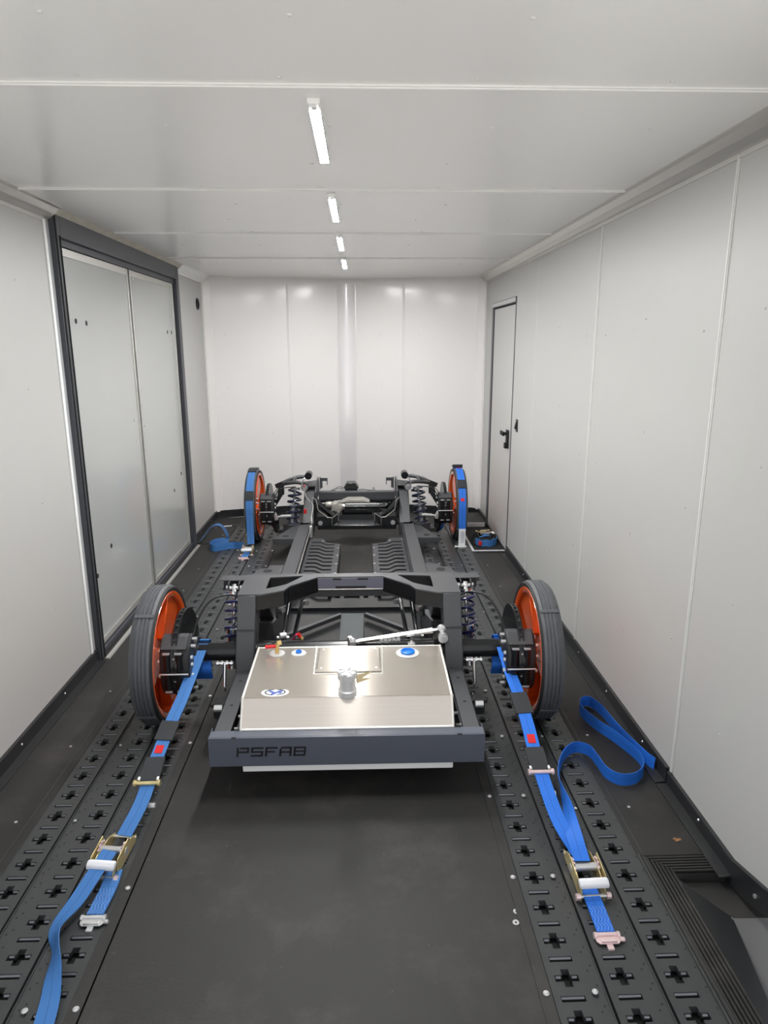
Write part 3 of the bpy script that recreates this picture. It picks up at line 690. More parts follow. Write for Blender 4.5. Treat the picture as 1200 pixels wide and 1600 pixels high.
def flange(x, y, r, name, m_ring, m_mid=None, rm=.5):
    z = tz(y)
    o = cb(MB().lathe([(0, z+.003), (r*.6, z+.004), (r*.95, z+.003), (r, z+.0005)], (x, y, 0), 'z', 28), name, m_ring, tk)
    if m_mid: cb(MB().lathe([(0, z+.004), (r*rm*.6, z+.004), (r*rm*.8, z+.012), (r*rm, z+.010), (r*rm, z+.002)], (x, y, 0), 'z', 24), name+'_insert', m_mid, tk)
    return o
wp = mat('clear_plastic', srgb(196, 196, 194), .35, vary=.04)
flange(.222, 2.397, .045, 'sender_ring', wp, bluep, .60)
flange(-.193, 2.408, .029, 'vent_ring', wp, bluep, .38)
flange(-.275, 2.408, .030, 'outlet_ring', wp)
cb(MB().cyl((-.275, 2.408, .322), (-.275, 2.408, .336), .009, n=6).cyl((-.275, 2.408, .336), (-.273, 2.408, .362), .008, n=12).cyl((-.273, 2.408, .362), (-.258, 2.412, .366), .010, n=8), 'outlet_fitting', brass, tk)
cb(MB().cyl((-.279, 2.406, .352), (-.318, 2.404, .350), .007, n=12), 'outlet_plug', red, tk)
def ellipse(rx, ry, x, y, z, n=28): return [(x+rx*math.cos(2*PI*i/n), y+ry*math.sin(2*PI*i/n)) for i in range(n)]
zs = tz(2.118)
stk = cb(MB().prism(ellipse(.047, .028, -.247, 2.122, zs), zs-.001, zs+.0006), 'oval_sticker', paper, tk, smooth=False)
b = MB(); E1 = ellipse(.036, .0215, -.247, 2.122, 0, 32); E2 = ellipse(.031, .017, -.247, 2.122, 0, 32)
for i in range(32):
    if i in (7, 8, 23, 24): continue
    j = (i+1) % 32; b.prism([E1[i], E1[j], E2[j], E2[i]], zs+.0005, zs+.0011)
cb(b, 'sticker_ring', ink, tk, smooth=False)
b = MB()
for poly in ([(-.275, 2.134), (-.262, 2.134), (-.246, 2.122), (-.235, 2.134), (-.218, 2.135), (-.224, 2.127), (-.236, 2.120), (-.252, 2.104), (-.262, 2.104), (-.257, 2.116)], [(-.232, 2.122), (-.222, 2.124), (-.226, 2.112), (-.238, 2.112)]):
    b.prism(poly, zs+.0005, zs+.0012)
cb(b, 'sticker_emblem', inkb, tk, smooth=False)
cb(MB().box(.228, .256, 2.468, 2.49, .318, .326).cyl((.242, 2.47, .328), (.242, 2.49, .328), .006, n=10), 'tank_clamp', steel, tk, bevel=.002)
# red plug with brass fitting and a pink tag behind the tank
cb(MB().cyl((-.215, 2.60, .318), (-.205, 2.60, .302), .008, n=12), 'line_plug', red)
cb(MB().cyl((-.205, 2.60, .302), (-.198, 2.60, .292), .0095, n=6).cyl((-.200, 2.60, .296), (-.196, 2.60, .25), .005, n=8), 'line_fitting', brass)
b = MB(); b.ribbon([(Vector((-.214, 2.60, .316)), Vector((0, 1, 0))), (Vector((-.225, 2.60, .312)), Vector((.2, 1, 0))), (Vector((-.233, 2.60, .295)), Vector((.4, 1, 0))), (Vector((-.238, 2.60, .272)), Vector((.5, 1, .1)))], .018, .001)
cb(b, 'pink_tag', magenta)

# ---- coil-over units
def coil(b, p0, p1, R, r, turns, n=6):
    p0 = Vector(p0); p1 = Vector(p1); d = (p1-p0); L = d.length; d.normalize(); a = d.orthogonal().normalized(); c = d.cross(a)
    N = turns*14; pts = []
    for i in range(N+1):
        t = i/N; f = t; an = 2*PI*turns*t
        pts.append(p0+d*L*f+a*math.cos(an)*R+c*math.sin(an)*R)
    return b.tube(pts, r, n, smooth=False)
for s_ in (-1, 1):   # rear
    top, bot = Vector((s_*.485, 2.72, .475)), Vector((s_*.500, 2.66, .14)); dv = (bot-top).normalized(); L = (bot-top).length
    co = MB().cyl(top, top+dv*L*.62, .007, n=12).cyl(top+dv*L*.55, bot, .0235, n=20).cyl(top+dv*.012, top+dv*.022, .030, n=20).cyl(top+dv*L*.50, top+dv*L*.56, .029, n=20)
    co.lathe([(.006, -.009), (.016, -.008), (.018, 0), (.016, .008), (.006, .009)], top, 'x', 16)
    coo = cb(co, 'rear_coilover', polish)
    cb(coil(MB(), top+dv*.02, top+dv*L*.80, .036, .0058, 7), 'coil_spring', spring, coo)
    cb(MB().cyl(top+Vector((-.028, 0, 0)), top+Vector((.028, 0, 0)), .007, n=10).cyl(top+Vector((-.034, 0, 0)), top+Vector((-.026, 0, 0)), .011, n=6).cyl(top+Vector((.026, 0, 0)), top+Vector((.034, 0, 0)), .011, n=6), 'mount_bolt', steel, coo)
    br = MB().box(s_*.444, s_*.545, 2.79, 2.80, .44, .50).box(s_*.444, s_*.55, 2.74, 2.80, .497, .502).box(s_*.462, s_*.466, 2.70, 2.80, .45, .50).box(s_*.505, s_*.509, 2.70, 2.80, .45, .50)
    cb(br, 'coilover_bracket', powder, bevel=.001)
    # brake hose
    cb(MB().tube([(s_*.455, 2.66, .455), (s_*.50, 2.64, .475), (s_*.56, 2.60, .465), (s_*.60, 2.55, .41), (s_*.615, 2.50, .35), (s_*.622, 2.44, .30)], .0045, 8), 'brake_hose', blackm)
    cb(MB().cyl((s_*.622, 2.44, .315), (s_*.623, 2.425, .285), .006, n=8), 'hose_fitting', polish)
for s_ in (-1, 1):   # front: springs, arms, hub
    top, bot = Vector((s_*.468, 5.12, .405)), Vector((s_*.502, 5.06, .07)); dv = (bot-top).normalized(); L = (bot-top).length
    co = MB().cyl(top, top+dv*L*.5, .010, n=12).cyl(top+dv*L*.38, bot, .028, n=20).cyl(top-dv*.005, top+dv*.012, .036, n=20)
    for k in range(4): co.cyl(top+dv*L*(.42+k*.13), top+dv*L*(.45+k*.13), .034, n=20)
    coo = cb(co, 'front_coilover', shock)
    cb(coil(MB(), top+dv*.015, top+dv*L*.93, .047, .0085, 7), 'coil_spring', springd, coo)
    # upper control arm with cross bar and ball joint
    a = MB().tube([(s_*.385, 5.00, .462), (s_*.44, 5.00, .472), (s_*.51, 5.03, .462), (s_*.575, 5.10, .438)], .0145, 12).tube([(s_*.380, 5.24, .470), (s_*.44, 5.23, .470), (s_*.51, 5.19, .458), (s_*.575, 5.12, .438)], .0145, 12)
    a.tube([(s_*.465, 5.01, .466), (s_*.475, 5.12, .462), (s_*.465, 5.23, .466)], .010, 8)
    uo = cb(a, 'upper_arm', powder)
    cb(MB().cyl((s_*.385, 4.97, .450), (s_*.385, 5.03, .450), .024, n=18).cyl((s_*.372, 5.18, .485), (s_*.372, 5.27, .485), .028, n=18), 'arm_bushing', gloss, uo)
    cb(MB().cyl((s_*.385, 4.962, .440), (s_*.385, 4.972, .440), .026, n=18).cyl((s_*.385, 4.955, .440), (s_*.385, 4.963, .440), .012, n=6).tube([(s_*.405, 4.965, .455), (s_*.392, 4.965, .50), (s_*.380, 4.97, .51)], .005, 6), 'pivot_cap', polish, uo)
    kn = MB().bar((s_*.545, 5.09, .452), (s_*.605, 5.11, .425), .06, .035).cyl((s_*.572, 5.10, .45), (s_*.575, 5.10, .36), .022, .026, n=14).bar((s_*.572, 5.10, .37), (s_*.60, 5.10, .33), .05, .035).bar((s_*.60, 5.11, .34), (s_*.665, 5.11, .24), .04, .05).bar((s_*.66, 5.11, .24), (s_*.63, 5.11, .12), .05, .05).cyl((s_*.63, 5.11, .13), (s_*.61, 5.10, .06), .03, .02, n=14).bar((s_*.60, 4.99, .17), (s_*.64, 5.08, .20), .035, .05)
    cb(kn, 'steering_knuckle', blackm, bevel=.004)
    cb(MB().cyl((s_*.60, 4.965, .195), (s_*.605, 4.965, .235), .014, n=10).cyl((s_*.49, 4.965, .225), (s_*.565, 4.965, .222), .011, n=10).cyl((s_*.565, 4.965, .222), (s_*.595, 4.965, .215), .008, n=8), 'tie_rod', steel)
    la = MB().bar((s_*.37, 4.98, .10), (s_*.60, 5.09, .075), .035, .03).bar((s_*.37, 5.26, .10), (s_*.60, 5.12, .075), .035, .03).prism([(s_*.46, 5.0), (s_*.55, 5.05), (s_*.55, 5.15), (s_*.46, 5.22)], .07, .085)
    cb(la, 'lower_arm', powder, bevel=.004)
    cb(MB().prism([(s_*.44, 4.94), (s_*.56, 5.02), (s_*.535, 5.05), (s_*.44, 5.02)], .09, .15), 'sway_arm', powder, bevel=.003)
    cb(MB().tube([(s_*.45, 4.99, .44), (s_*.56, 4.98, .43), (s_*.60, 4.97, .38), (s_*.615, 4.96, .33)], .004, 8), 'brake_hose', blackm)
    cb(MB().tube([(s_*.50, 5.02, .465), (s_*.59, 5.0, .42), (s_*.635, 4.98, .35), (s_*.64, 4.96, .30)], .003, 6), 'sensor_wire', blackm)
    # pedestal bracket on the crossmember with bent plate edges
    pb = MB().prism([(s_*.300, .16), (s_*.180, .16), (s_*.135, .195), (s_*.130, .255), (s_*.175, .228), (s_*.300, .235)], 4.895, 4.905, 'y')
    pb.prism([(s_*.130, 4.895), (s_*.180, 4.895), (s_*.175, 5.02), (s_*.130, 5.02)], .16, .166)
    pb.prism([(s_*.315, .375), (s_*.305, .30), (s_*.175, .228), (s_*.205, .235), (s_*.305, .345)], 4.90, 5.06, 'y')
    pb.prism([(4.90, .16), (4.90, .232), (5.08, .30), (5.08, .16)], s_*.296, s_*.302, 'x')
    pbo = cb(pb, 'rack_pedestal', gloss, bevel=.0015)
    cb(MB().tube([(s_*.318, 4.893, .378), (s_*.294, 4.893, .36), (s_*.283, 4.893, .285), (s_*.215, 4.893, .228), (s_*.178, 4.893, .226), (s_*.135, 4.893, .256)], .0028, 6, smooth=False).tube([(s_*.182, 4.893, .162), (s_*.182, 4.893, .224)], .0015, 6, smooth=False).tube([(s_*.135, 4.893, .198), (s_*.133, 4.893, .254)], .0018, 6, smooth=False), 'bright_plate_edge', copperline, pbo)
    cb(MB().cyl((s_*.268, 4.893, .186), (s_*.268, 4.882, .186), .0165, n=20), 'pedestal_bolt', steel, pbo)
    cb(MB().cyl((s_*.30, 4.93, .18), (s_*.34, 4.93, .165), .014, n=12).cyl((s_*.30, 5.10, .19), (s_*.34, 5.10, .175), .014, n=12), 'arm_pivot', blackm)
# front cross members
cb(MB().box(-.30, .30, 5.24, 5.30, .285, .345), 'front_crossmember', powder, bevel=.003)
cb(MB().box(-.30, .30, 5.20, 5.24, .27, .29), 'crossmember_lip', gloss, bevel=.002)
cb(MB().box(-.15, .15, 4.93, 5.08, .155, .165).box(-.15, .15, 5.07, 5.08, .165, .20).box(-.30, .30, 5.02, 5.09, .10, .155), 'lower_crossmember', powder, bevel=.002)
cb(MB().box(-.145, .145, 4.922, 4.93, .153, .160), 'crossmember_edge', polish, bevel=.001)
cb(MB().box(-.12, .12, 5.32, 5.33, .14, .28).box(-.12, .26, 5.36, 5.37, .16, .27), 'radiator_support', blackm)
cb(MB().box(.10, .155, 5.20, 5.238, .235, .262), 'support_tag', paper, bevel=.002)
cb(MB().prism([(.165, .262), (.235, .262), (.265, .235), (.165, .24)], 5.20, 5.21, 'y'), 'light_bracket', steel)
# steering rack and alloy housing
rk = MB().cyl((-.10, 5.0, .283), (.21, 5.0, .283), .017, n=16).box(-.095, .18, 4.98, 5.02, .243, .268)
rko = cb(rk, 'steering_rack', gloss, bevel=.002)
cb(MB().box(-.085, .17, 4.985, 5.01, .299, .307).cyl((-.12, 5.0, .283), (-.09, 5.0, .283), .022, n=14), 'rack_top', steel, rko, bevel=.001)
al = mat('cast_alloy', srgb(168, 165, 158), .45, metal=.5, vary=.15, scale=40)
hs = MB().lathe([(0, -.04), (.03, -.038), (.043, -.01), (.043, .02), (.03, .035), (0, .04)], (-.155, 5.0, .285), 'y', 18).lathe([(0, -.03), (.02, -.028), (.026, 0), (.02, .03), (0, .03)], (-.205, 5.0, .30), 'x', 14).bar((-.20, 5.0, .30), (-.115, 5.0, .318), .04, .03).cyl((-.14, 4.98, .245), (-.105, 4.98, .30), .02, n=12)
for k in range(5): hs.cyl((-.155+.036*math.cos(k*1.26), 4.958, .285+.036*math.sin(k*1.26)), (-.155+.036*math.cos(k*1.26), 4.966, .285+.036*math.sin(k*1.26)), .006, n=6)
cb(hs, 'rack_housing', al, bevel=.002)
cb(MB().prism([(-.12, .302), (-.07, .325), (.05, .325), (.10, .302)], 5.05, 5.16, 'y'), 'rack_cover', al, bevel=.002)
cb(MB().cyl((.205, 5.0, .262), (.205, 5.0, .315), .006, n=8).bar((.17, 5.0, .272), (.24, 5.0, .245), .03, .012), 'rack_mount', powder)
# black pump box on the front crossmember, with leads
pm = cb(MB().prism([(-.105, .325), (-.105, .360), (-.085, .392), (-.075, .398), (-.02, .398), (-.008, .39), (.012, .360), (.012, .325)], 5.33, 5.43, 'y'), 'control_box', gloss, bevel=.003)
cb(MB().box(-.108, -.095, 5.318, 5.33, .325, .352).box(.003, .016, 5.318, 5.33, .325, .352), 'box_clip', steel, pm, bevel=.001)
cb(MB().tube([(-.105, 5.35, .345), (-.15, 5.34, .352), (-.18, 5.33, .340), (-.21, 5.33, .335), (-.235, 5.32, .320)], .003, 6).tube([(-.105, 5.35, .355), (-.14, 5.35, .365), (-.17, 5.35, .352), (-.22, 5.34, .330)], .003, 6).tube([(.015, 5.35, .340), (.05, 5.34, .345), (.09, 5.34, .338), (.12, 5.34, .335)], .003, 6), 'lead', blackm)
cb(MB().box(.115, .150, 5.35, 5.36, .335, .345).cyl((.132, 5.355, .345), (.132, 5.355, .360), .006, n=8).cyl((.132, 5.35, .353), (.132, 5.345, .353), .010, n=10), 'line_clip', steel)
# hard brake line and red caps on the left front kick-up
cb(MB().tube([(-.385, 4.95, .44), (-.378, 4.95, .40), (-.372, 4.94, .375), (-.35, 4.93, .350), (-.322, 4.90, .33), (-.318, 4.87, .30), (-.328, 4.84, .25), (-.325, 4.80, .215), (-.325, 4.70, .195), (-.325, 4.40, .195), (-.325, 3.70, .195)], .0032, 8), 'brake_line', copperline)
cb(MB().box(-.330, -.312, 4.66, 4.70, .14, .215).cyl((-.330, 4.67, .215), (-.315, 4.67, .215), .010, n=10), 'line_union', steel)
cb(MB().cyl((-.374, 4.86, .300), (-.374, 4.86, .268), .010, n=12), 'line_cap', red)
cb(MB().cyl((-.385, 4.957, .452), (-.385, 4.950, .452), .006, n=10), 'pivot_mark', red)
cb(MB().tube([(.325, 4.80, .2), (.325, 3.70, .195)], .003, 6, smooth=False), 'brake_line', blackm)
# ---- louvred floor plates (real slots)
def louvre(s_):
    xs = [.335, .315, .255, .205, .150, .130]          # from the rail inwards
    dy = [0, 0, 0, -.062, -.062, -.062]
    b = MB(); zz = .118
    def P(i, y): return (s_*xs[i], y+dy[i] if 2 <= i <= 4 or i in (3,) else y+(dy[i]), zz)
    y_lo, n, step, gap = 3.62, 13, .0775, .031
    for k in range(n):
        ya = y_lo+k*step
        for i in range(5):
            for lo, hi, hole in ((ya, ya+step-gap, False), (ya+step-gap, ya+step, True)):
                if hole and 1 <= i <= 3: continue
                b.add([P(i, lo), P(i+1, lo), P(i+1, hi), P(i, hi)], [(0, 1, 2, 3) if s_ < 0 else (3, 2, 1, 0)])
    ye = y_lo+n*step
    pe = [(s_*.335, ye), (s_*.335, 4.71), (s_*.235, 4.71), (s_*.205, ye-.01), (s_*.130, ye-.062), (s_*.255, ye)]
    b.prism([(s_*.335, ye), (s_*.335, 4.715), (s_*.240, 4.715), (s_*.205, ye-.03), (s_*.205, ye-.062), (s_*.255, ye)], zz-.002, zz)
    b.prism([(s_*.205, ye-.062), (s_*.205, ye-.02), (s_*.125, ye-.055), (s_*.125, ye-.062)], zz-.002, zz)
    b.box(s_*.112, s_*.130, 3.62, ye-.06, zz-.001, zz+.001).box(s_*.111, s_*.113, 3.62, ye-.06, .02, zz+.001)
    o = cb(b, 'louvred_plate', powder, smooth=False)
    cb(MB().box(s_*.132, s_*.333, 3.62, ye, zz-.040, zz-.036), 'slot_dark_sheet', ink, o, smooth=False)  # black sheet added below, its colour stands in for shade in the slots
    for y in (3.92, 4.10, 4.28, 4.45): cb(MB().cyl((s_*.121, y, zz), (s_*.121, y, zz+.008), .0085, n=8), 'bolt', steel, o)
    for x, y in ((.322, 4.66), (.235, 4.63), (.322, 3.85)): cb(MB().cyl((s_*x, y, zz), (s_*x, y, zz+.008), .0085, n=8), 'bolt', steel, o)
for s_ in (-1, 1): louvre(s_)

# ---- wheels, rotors, calipers
def wheel(x, y, s_, rear):
    R = .274
    # barrel opens inboard (towards -s_ side)
    def X(t): return t*s_
    prof = [(.243, X(-.042)), (.246, X(-.042)), (.249, X(-.036)), (.238, X(-.031)), (.225, X(0)), (.232, X(.03)), (.240, X(.036)), (.246, X(.040)), (.240, X(.042)), (.220, X(.036)), (.215, X(.02)), (.226, X(-.036)), (.236, X(-.040))]
    b = MB().lathe(prof, (0, 0, 0), 'x', 56, True)
    b.lathe([(.020, X(.018)), (.075, X(.014)), (.20, X(.026)), (.228, X(.024)), (.228, X(.034)), (.19, X(.036)), (.075, X(.030)), (.02, X(.030))], (0, 0, 0), 'x', 48, True)
    o = b.build('wheel', orange, ch, angle=40); o.location = (x, y-CY, .274)
    sp_ = MB()
    for k in range(3):
        t = k*2*PI/3+math.radians(172)
        c, s2 = math.cos(t), math.sin(t)
        def Q(r, a, h): return (X(h), r*c-a*s2, r*s2+a*c)
        vs = [Q(.05, -.040, -.012), Q(.05, .040, -.012), Q(.222, .085, -.026), Q(.222, -.085, -.026), Q(.05, -.028, .016), Q(.05, .028, .016), Q(.222, .085, .026), Q(.222, -.085, .026)]
        sp_.add(vs, [(0, 3, 2, 1), (4, 5, 6, 7), (0, 1, 5, 4), (1, 2, 6, 5), (2, 3, 7, 6), (3, 0, 4, 7)])
    sp_.build('spoke', orange, o, bevel=.004)
    g_ = []
    tw = .043
    g_ += [(.240, X(-tw+.006)), (.262, X(-tw+.001)), (.270, X(-tw+.014))]
    for gx in (-.021, -.007, .007, .021):
        g_ += [(.2735, X(gx-.0035)), (.2695, X(gx-.0015)), (.2695, X(gx+.0015)), (.2735, X(gx+.0035))]
    g_ += [(.270, X(tw-.014)), (.262, X(tw-.001)), (.240, X(tw-.006))]
    ty = MB().lathe(g_, (0, 0, 0), 'x', 64).build('tyre', tyrem, o, angle=25)
    sd = MB().lathe([(.2395, X(-tw+.004)), (.262, X(-tw-.0008)), (.2685, X(-tw+.008))], (0, 0, 0), 'x', 64).build('sidewall', tyreside, o)
    bd = MB()
    for t0 in (.62, 2.15, 3.7, 5.2):
        for j in range(6):
            q = MB().box(-.034, .034, -.007, .007, .270, .2758); q.xf(Matrix.Rotation(t0, 4, 'X')); q.build('tread_bar', tyrem, o, bevel=.001); break
    # hub nuts on the back of the centre
    nb = MB()
    for k in range(5):
        t = k*2*PI/5; nb.cyl((X(-.002), .045*math.cos(t), .045*math.sin(t)), (X(-.02), .045*math.cos(t), .045*math.sin(t)), .009, n=6)
    nb.build('hub_stud', steel, o)
    return o
def brake(x, y, s_, rr_, front):
    # rotor
    b = MB().lathe([(.075, s_*-.011), (rr_, s_*-.011), (rr_, s_*-.004), (rr_-.004, s_*-.003), (rr_-.004, s_*.003), (rr_, s_*.004), (rr_, s_*.011), (.075, s_*.011)], (0, 0, 0), 'x', 48, True)
    b.lathe([(.02, s_*-.01), (.075, s_*-.012), (.075, s_*.03), (.02, s_*.035)], (0, 0, 0), 'x', 24, True)
    o = b.build('brake_rotor', gloss, ch); o.location = (x, y-CY, .278)
    vn = MB()
    for k in range(36):
        t = k*2*PI/36; q = MB().box(-.006, .006, -.005, .005, rr_-.003, rr_+.0004); q.xf(Matrix.Rotation(t, 4, 'X')); vn.join(q)
    stuff(vn.build('rotor_vanes', blackm, o))
    dr = MB()
    for k in range(28):
        t = k*2*PI/28; r_ = .10+.022*(k % 3)
        dr.cyl((-s_*.0112, r_*math.cos(t), r_*math.sin(t)), (-s_*.0118, r_*math.cos(t), r_*math.sin(t)), .004, n=6)
    stuff(dr.build('drillings', ink, o))
    # caliper hugging the rotor's rear edge
    hh = .095; Yc = -.118
    body = MB().prism([(-.155, -.085), (-.165, -.05), (-.165, .055), (-.150, .085), (-.115, .112), (-.075, .118), (-.07, .09), (-.09, .04), (-.09, -.05), (-.07, -.10), (-.10, -.118), (-.13, -.108)], -.055, .055, 'x')
    ca = body.build('brake_caliper', blackm, ch, bevel=.005); ca.location = (x, y-CY, .275 if not front else .262)
    for sx in (-.026, .018):
        MB().cyl((sx, -.158, .005), (sx, -.158, .070), .0165, n=14).cyl((sx, -.158, -.070), (sx, -.158, -.012), .0165, n=14).build('piston_housing', gloss, ca)
        MB().box(sx-.013, sx+.013, -.174, -.165, .072, .079).build('bright_tab', steel, ca, bevel=.001)
        MB().box(sx-.013, sx+.013, -.174, -.165, -.082, -.075).build('bright_tab', steel, ca, bevel=.001)
    MB().cyl((-.055, -.176, -.004), (.052, -.176, -.004), .0035, n=8).build('retaining_pin', steel, ca)
    MB().prism([(-.16, .088), (-.118, .122), (-.085, .122), (-.12, .085)], -.05, .045, 'x').build('bridge', powder, ca, bevel=.002)
    bl = MB()
    for z in (-.05, -.022, .022, .05):
        bl.cyl((-s_*.058, -.145, z), (-s_*.066, -.145, z), .008, n=8)
    for z, yy in ((.085, -.12), (.10, -.09), (-.085, -.125)):
        bl.cyl((-s_*.055, yy, z), (-s_*.072, yy, z), .007, n=6)
    bl.cyl((0, -.167, .055), (0, -.172, .055), .004, n=6).cyl((0, -.167, .035), (0, -.172, .035), .004, n=6).cyl((0, -.167, -.035), (0, -.172, -.035), .004, n=6)
    bl.build('caliper_bolt', steel, ca)
    MB().cyl((s_*.058, -.14, .03), (s_*.068, -.14, .03), .007, n=6).cyl((s_*.058, -.14, -.03), (s_*.068, -.14, -.03), .007, n=6).build('outer_bolt', steel, ca)
    return ca
for s_ in (-1, 1):
    wheel(s_*.748, CY, s_, True)
    brake(s_*.652, CY, s_, .176, False)
    wheel(s_*.778, 5.126, s_, False)
    brake(s_*.668, 5.126, s_, .162, True)
    # rear hub carrier between rotor and tube
    cb(MB().cyl((s_*.598, CY, .28), (s_*.63, CY, .28), .060, n=20).box(s_*.606, s_*.622, 2.43, 2.53, .22, .34), 'hub_carrier', blackm, bevel=.004)

# ================================================================== STRAPS
def V(*a): return Vector(a)
XA = V(1, 0, 0)
def straight(b, p0, p1, w_, th, name, m, parent):
    pass
def ratchet(parent, loc, rz, s_=1.0, tilt=0.12):
    r = MB()
    for sx in (-1, 1):
        r.prism([(-.075, .0), (.075, .0), (.085, .018), (.05, .038), (-.02, .046), (-.07, .030)], sx*.031, sx*.0335, 'x')
        r.prism([(-.055, .02), (.035, .03), (.03, .062), (-.045, .058)], sx*.038, sx*.0405, 'x')
    def T(b): 
        b.xf(Matrix.Translation(Vector(loc)) @ Matrix.Rotation(rz, 4, 'Z') @ Matrix.Rotation(tilt, 4, 'X') @ Matrix.Scale(s_, 4)); return b
    o = T(r).build('ratchet_frame', gold, parent, bevel=.001)
    T(MB().cyl((-.042, .005, .036), (.042, .005, .036), .011, n=14)).build('spool', steel, o)
    for yy in (.075, -.07): T(MB().cyl((-.036, yy, .014), (.036, yy, .014), .005, n=10)).build('anchor_pin', steel, o)
    T(MB().prism([(-.076, .046), (-.062, .042), (-.050, .048), (-.048, .058), (-.060, .064), (-.073, .058)], -.040, .040, 'x')).build('handle', paper, o, bevel=.004)
    for sx in (-1, 1):
        g = MB()
        for k in range(10):
            t = k*2*PI/10; cyy, czz = .005+.021*math.cos(t), .036+.021*math.sin(t)
            g.box(sx*.0335-.002, sx*.0335+.002, cyy-.004, cyy+.004, czz-.004, czz+.004)
        g.cyl((sx*.034, .005, .036), (sx*.036, .005, .036), .02, n=16)
        T(MB().cyl((sx*.036, -.07, .014), (sx*.048, -.07, .014), .009, n=10)).build('pin_cap', pink, o)
        T(g).build('ratchet_gear', pink, o, bevel=.0008)
    return o
def endfit(parent, loc, rz, m=pink):
    b = MB().prism([(-.027, .012), (-.031, .004), (-.031, -.008), (-.024, -.016), (.024, -.016), (.031, -.008), (.031, .004), (.027, .012)], .004, .008)
    b.box(-.020, .020, -.014, -.004, .008, .012).cyl((-.028, .010, .009), (.028, .010, .009), .005, n=10).cyl((-.033, .008, .008), (-.026, .008, .008), .0085, n=10).cyl((.026, .008, .008), (.033, .008, .008), .0085, n=10).cyl((.031, -.003, .006), (.042, -.004, .006), .006, n=8)
    b.box(-.008, .008, -.030, -.014, -.008, .005)
    b.xf(Matrix.Translation(Vector(loc)) @ Matrix.Rotation(rz, 4, 'Z')); return b.build('end_fitting', m, parent, bevel=.001)
def lerp(pts, a, b_):
    pass
def rear_strap(s_, label, P, sleeves, keeper, redtag, rloc, rrz, short, fit, fitm, tail, bl, grp):
    t = tag(empty('ratchet_strap', (P[3][0], P[3][1], 0)), label, 'strap', grp)
    off = -Vector(t.location)
    def B(b, name, m, par=t, **k): return b.move(off).build(name, m, par, **k)
    B(MB().ribbon([(V(*p), XA) for p in P], .045, .0025, 5), 'main_webbing', bl)
    for a, c in sleeves:
        a = V(*a); c = V(*c); B(MB().ribbon([(a, XA), ((a+c)/2, XA), (c, XA)], .062, .009, 2), 'sleeve', sleevem)
    k = V(*keeper)
    B(MB().cyl(k-XA*.036, k+XA*.036, .0065, n=12).cyl(k-XA*.042, k-XA*.034, .010, n=10).cyl(k+XA*.034, k+XA*.042, .010, n=10), 'keeper_pin', gold if s_ < 0 else pink)
    for q in (-1, 1): B(MB().cyl(k+XA*.030*q+V(0, .008, .004), k+XA*.030*q+V(0, .02, .006), .005, n=8), 'keeper_nut', steel)
    B(MB().cyl(k+V(.014, -.050, -.045), k+V(.036, -.050, -.045), .009, n=8), 'keeper_bolt', steel)
    a, c = V(*redtag[0]), V(*redtag[1])
    B(MB().ribbon([(a, XA), ((a+c)/2, XA), (c, XA)], .026, .0045, 2), 'red_tag', red)
    ratchet(t, V(*rloc)+off, rrz)
    B(MB().ribbon([(V(*p), XA) for p in short], .045, .003, 5), 'short_webbing', bl)
    # sewn block with zig-zag stitching
    a, c = V(*short[-2]), V(*short[-1]); sb = MB(); 
    for i in range(5):
        for j in range(6):
            q0 = a.lerp(c, j/6)+XA*((i-2)*.0085+(.003 if j % 2 else -.003))+V(0, 0, .003); q1 = a.lerp(c, (j+1)/6)+XA*((i-2)*.0085+(-.003 if j % 2 else .003))+V(0, 0, .003)
            sb.bar(q0, q1, .0013, .001)
    stuff(B(sb, 'stitching', mat('stitch_thread_%s' % ('r' if s_ > 0 else 'l'), srgb(120, 165, 225), .6, vary=0)))
    endfit(t, V(*fit)+off, 0.0, fitm)
    B(MB().ribbon([(V(*p), V(*n)) for p, n in tail], .045, .0022, 7), 'tail_webbing', bl)
    return t
# left rear
rear_strap(-1, 'faded blue ratchet strap left of the fuel tank, tail hanging towards the camera',
    [(-.520, 2.56, .318), (-.521, 2.50, .300), (-.533, 2.361, .250), (-.542, 2.257, .216), (-.556, 2.154, .182), (-.569, 2.008, .134), (-.574, 1.87, .088), (-.596, 1.76, .052)],
    [((-.556, 2.165, .186), (-.564, 2.088, .161)), ((-.571, 2.022, .139), (-.571, 1.938, .111))],
    (-.573, 1.925, .112), ((-.567, 2.068, .1545), (-.569, 2.038, .1445)), (-.612, 1.71, .008), -.12,
    [(-.592, 1.66, .02), (-.590, 1.60, .012), (-.594, 1.515, .010)], (-.594, 1.497, .001), steel,
    [((-.612, 1.69, .060), (1, 0, 0)), ((-.628, 1.63, .048), (1, -.1, 0)), ((-.650, 1.545, .030), (1, -.35, 0)), ((-.672, 1.470, .022), (.9, -.3, .5)), ((-.648, 1.405, .022), (.5, -.1, .9)), ((-.622, 1.33, .020), (.9, 0, .5)), ((-.602, 1.26, .012), (1, 0, .1)), ((-.590, 1.16, .006), (1, 0, 0)), ((-.590, 1.0, .005), (1, 0, 0))], blue2, 'rear ratchet straps')
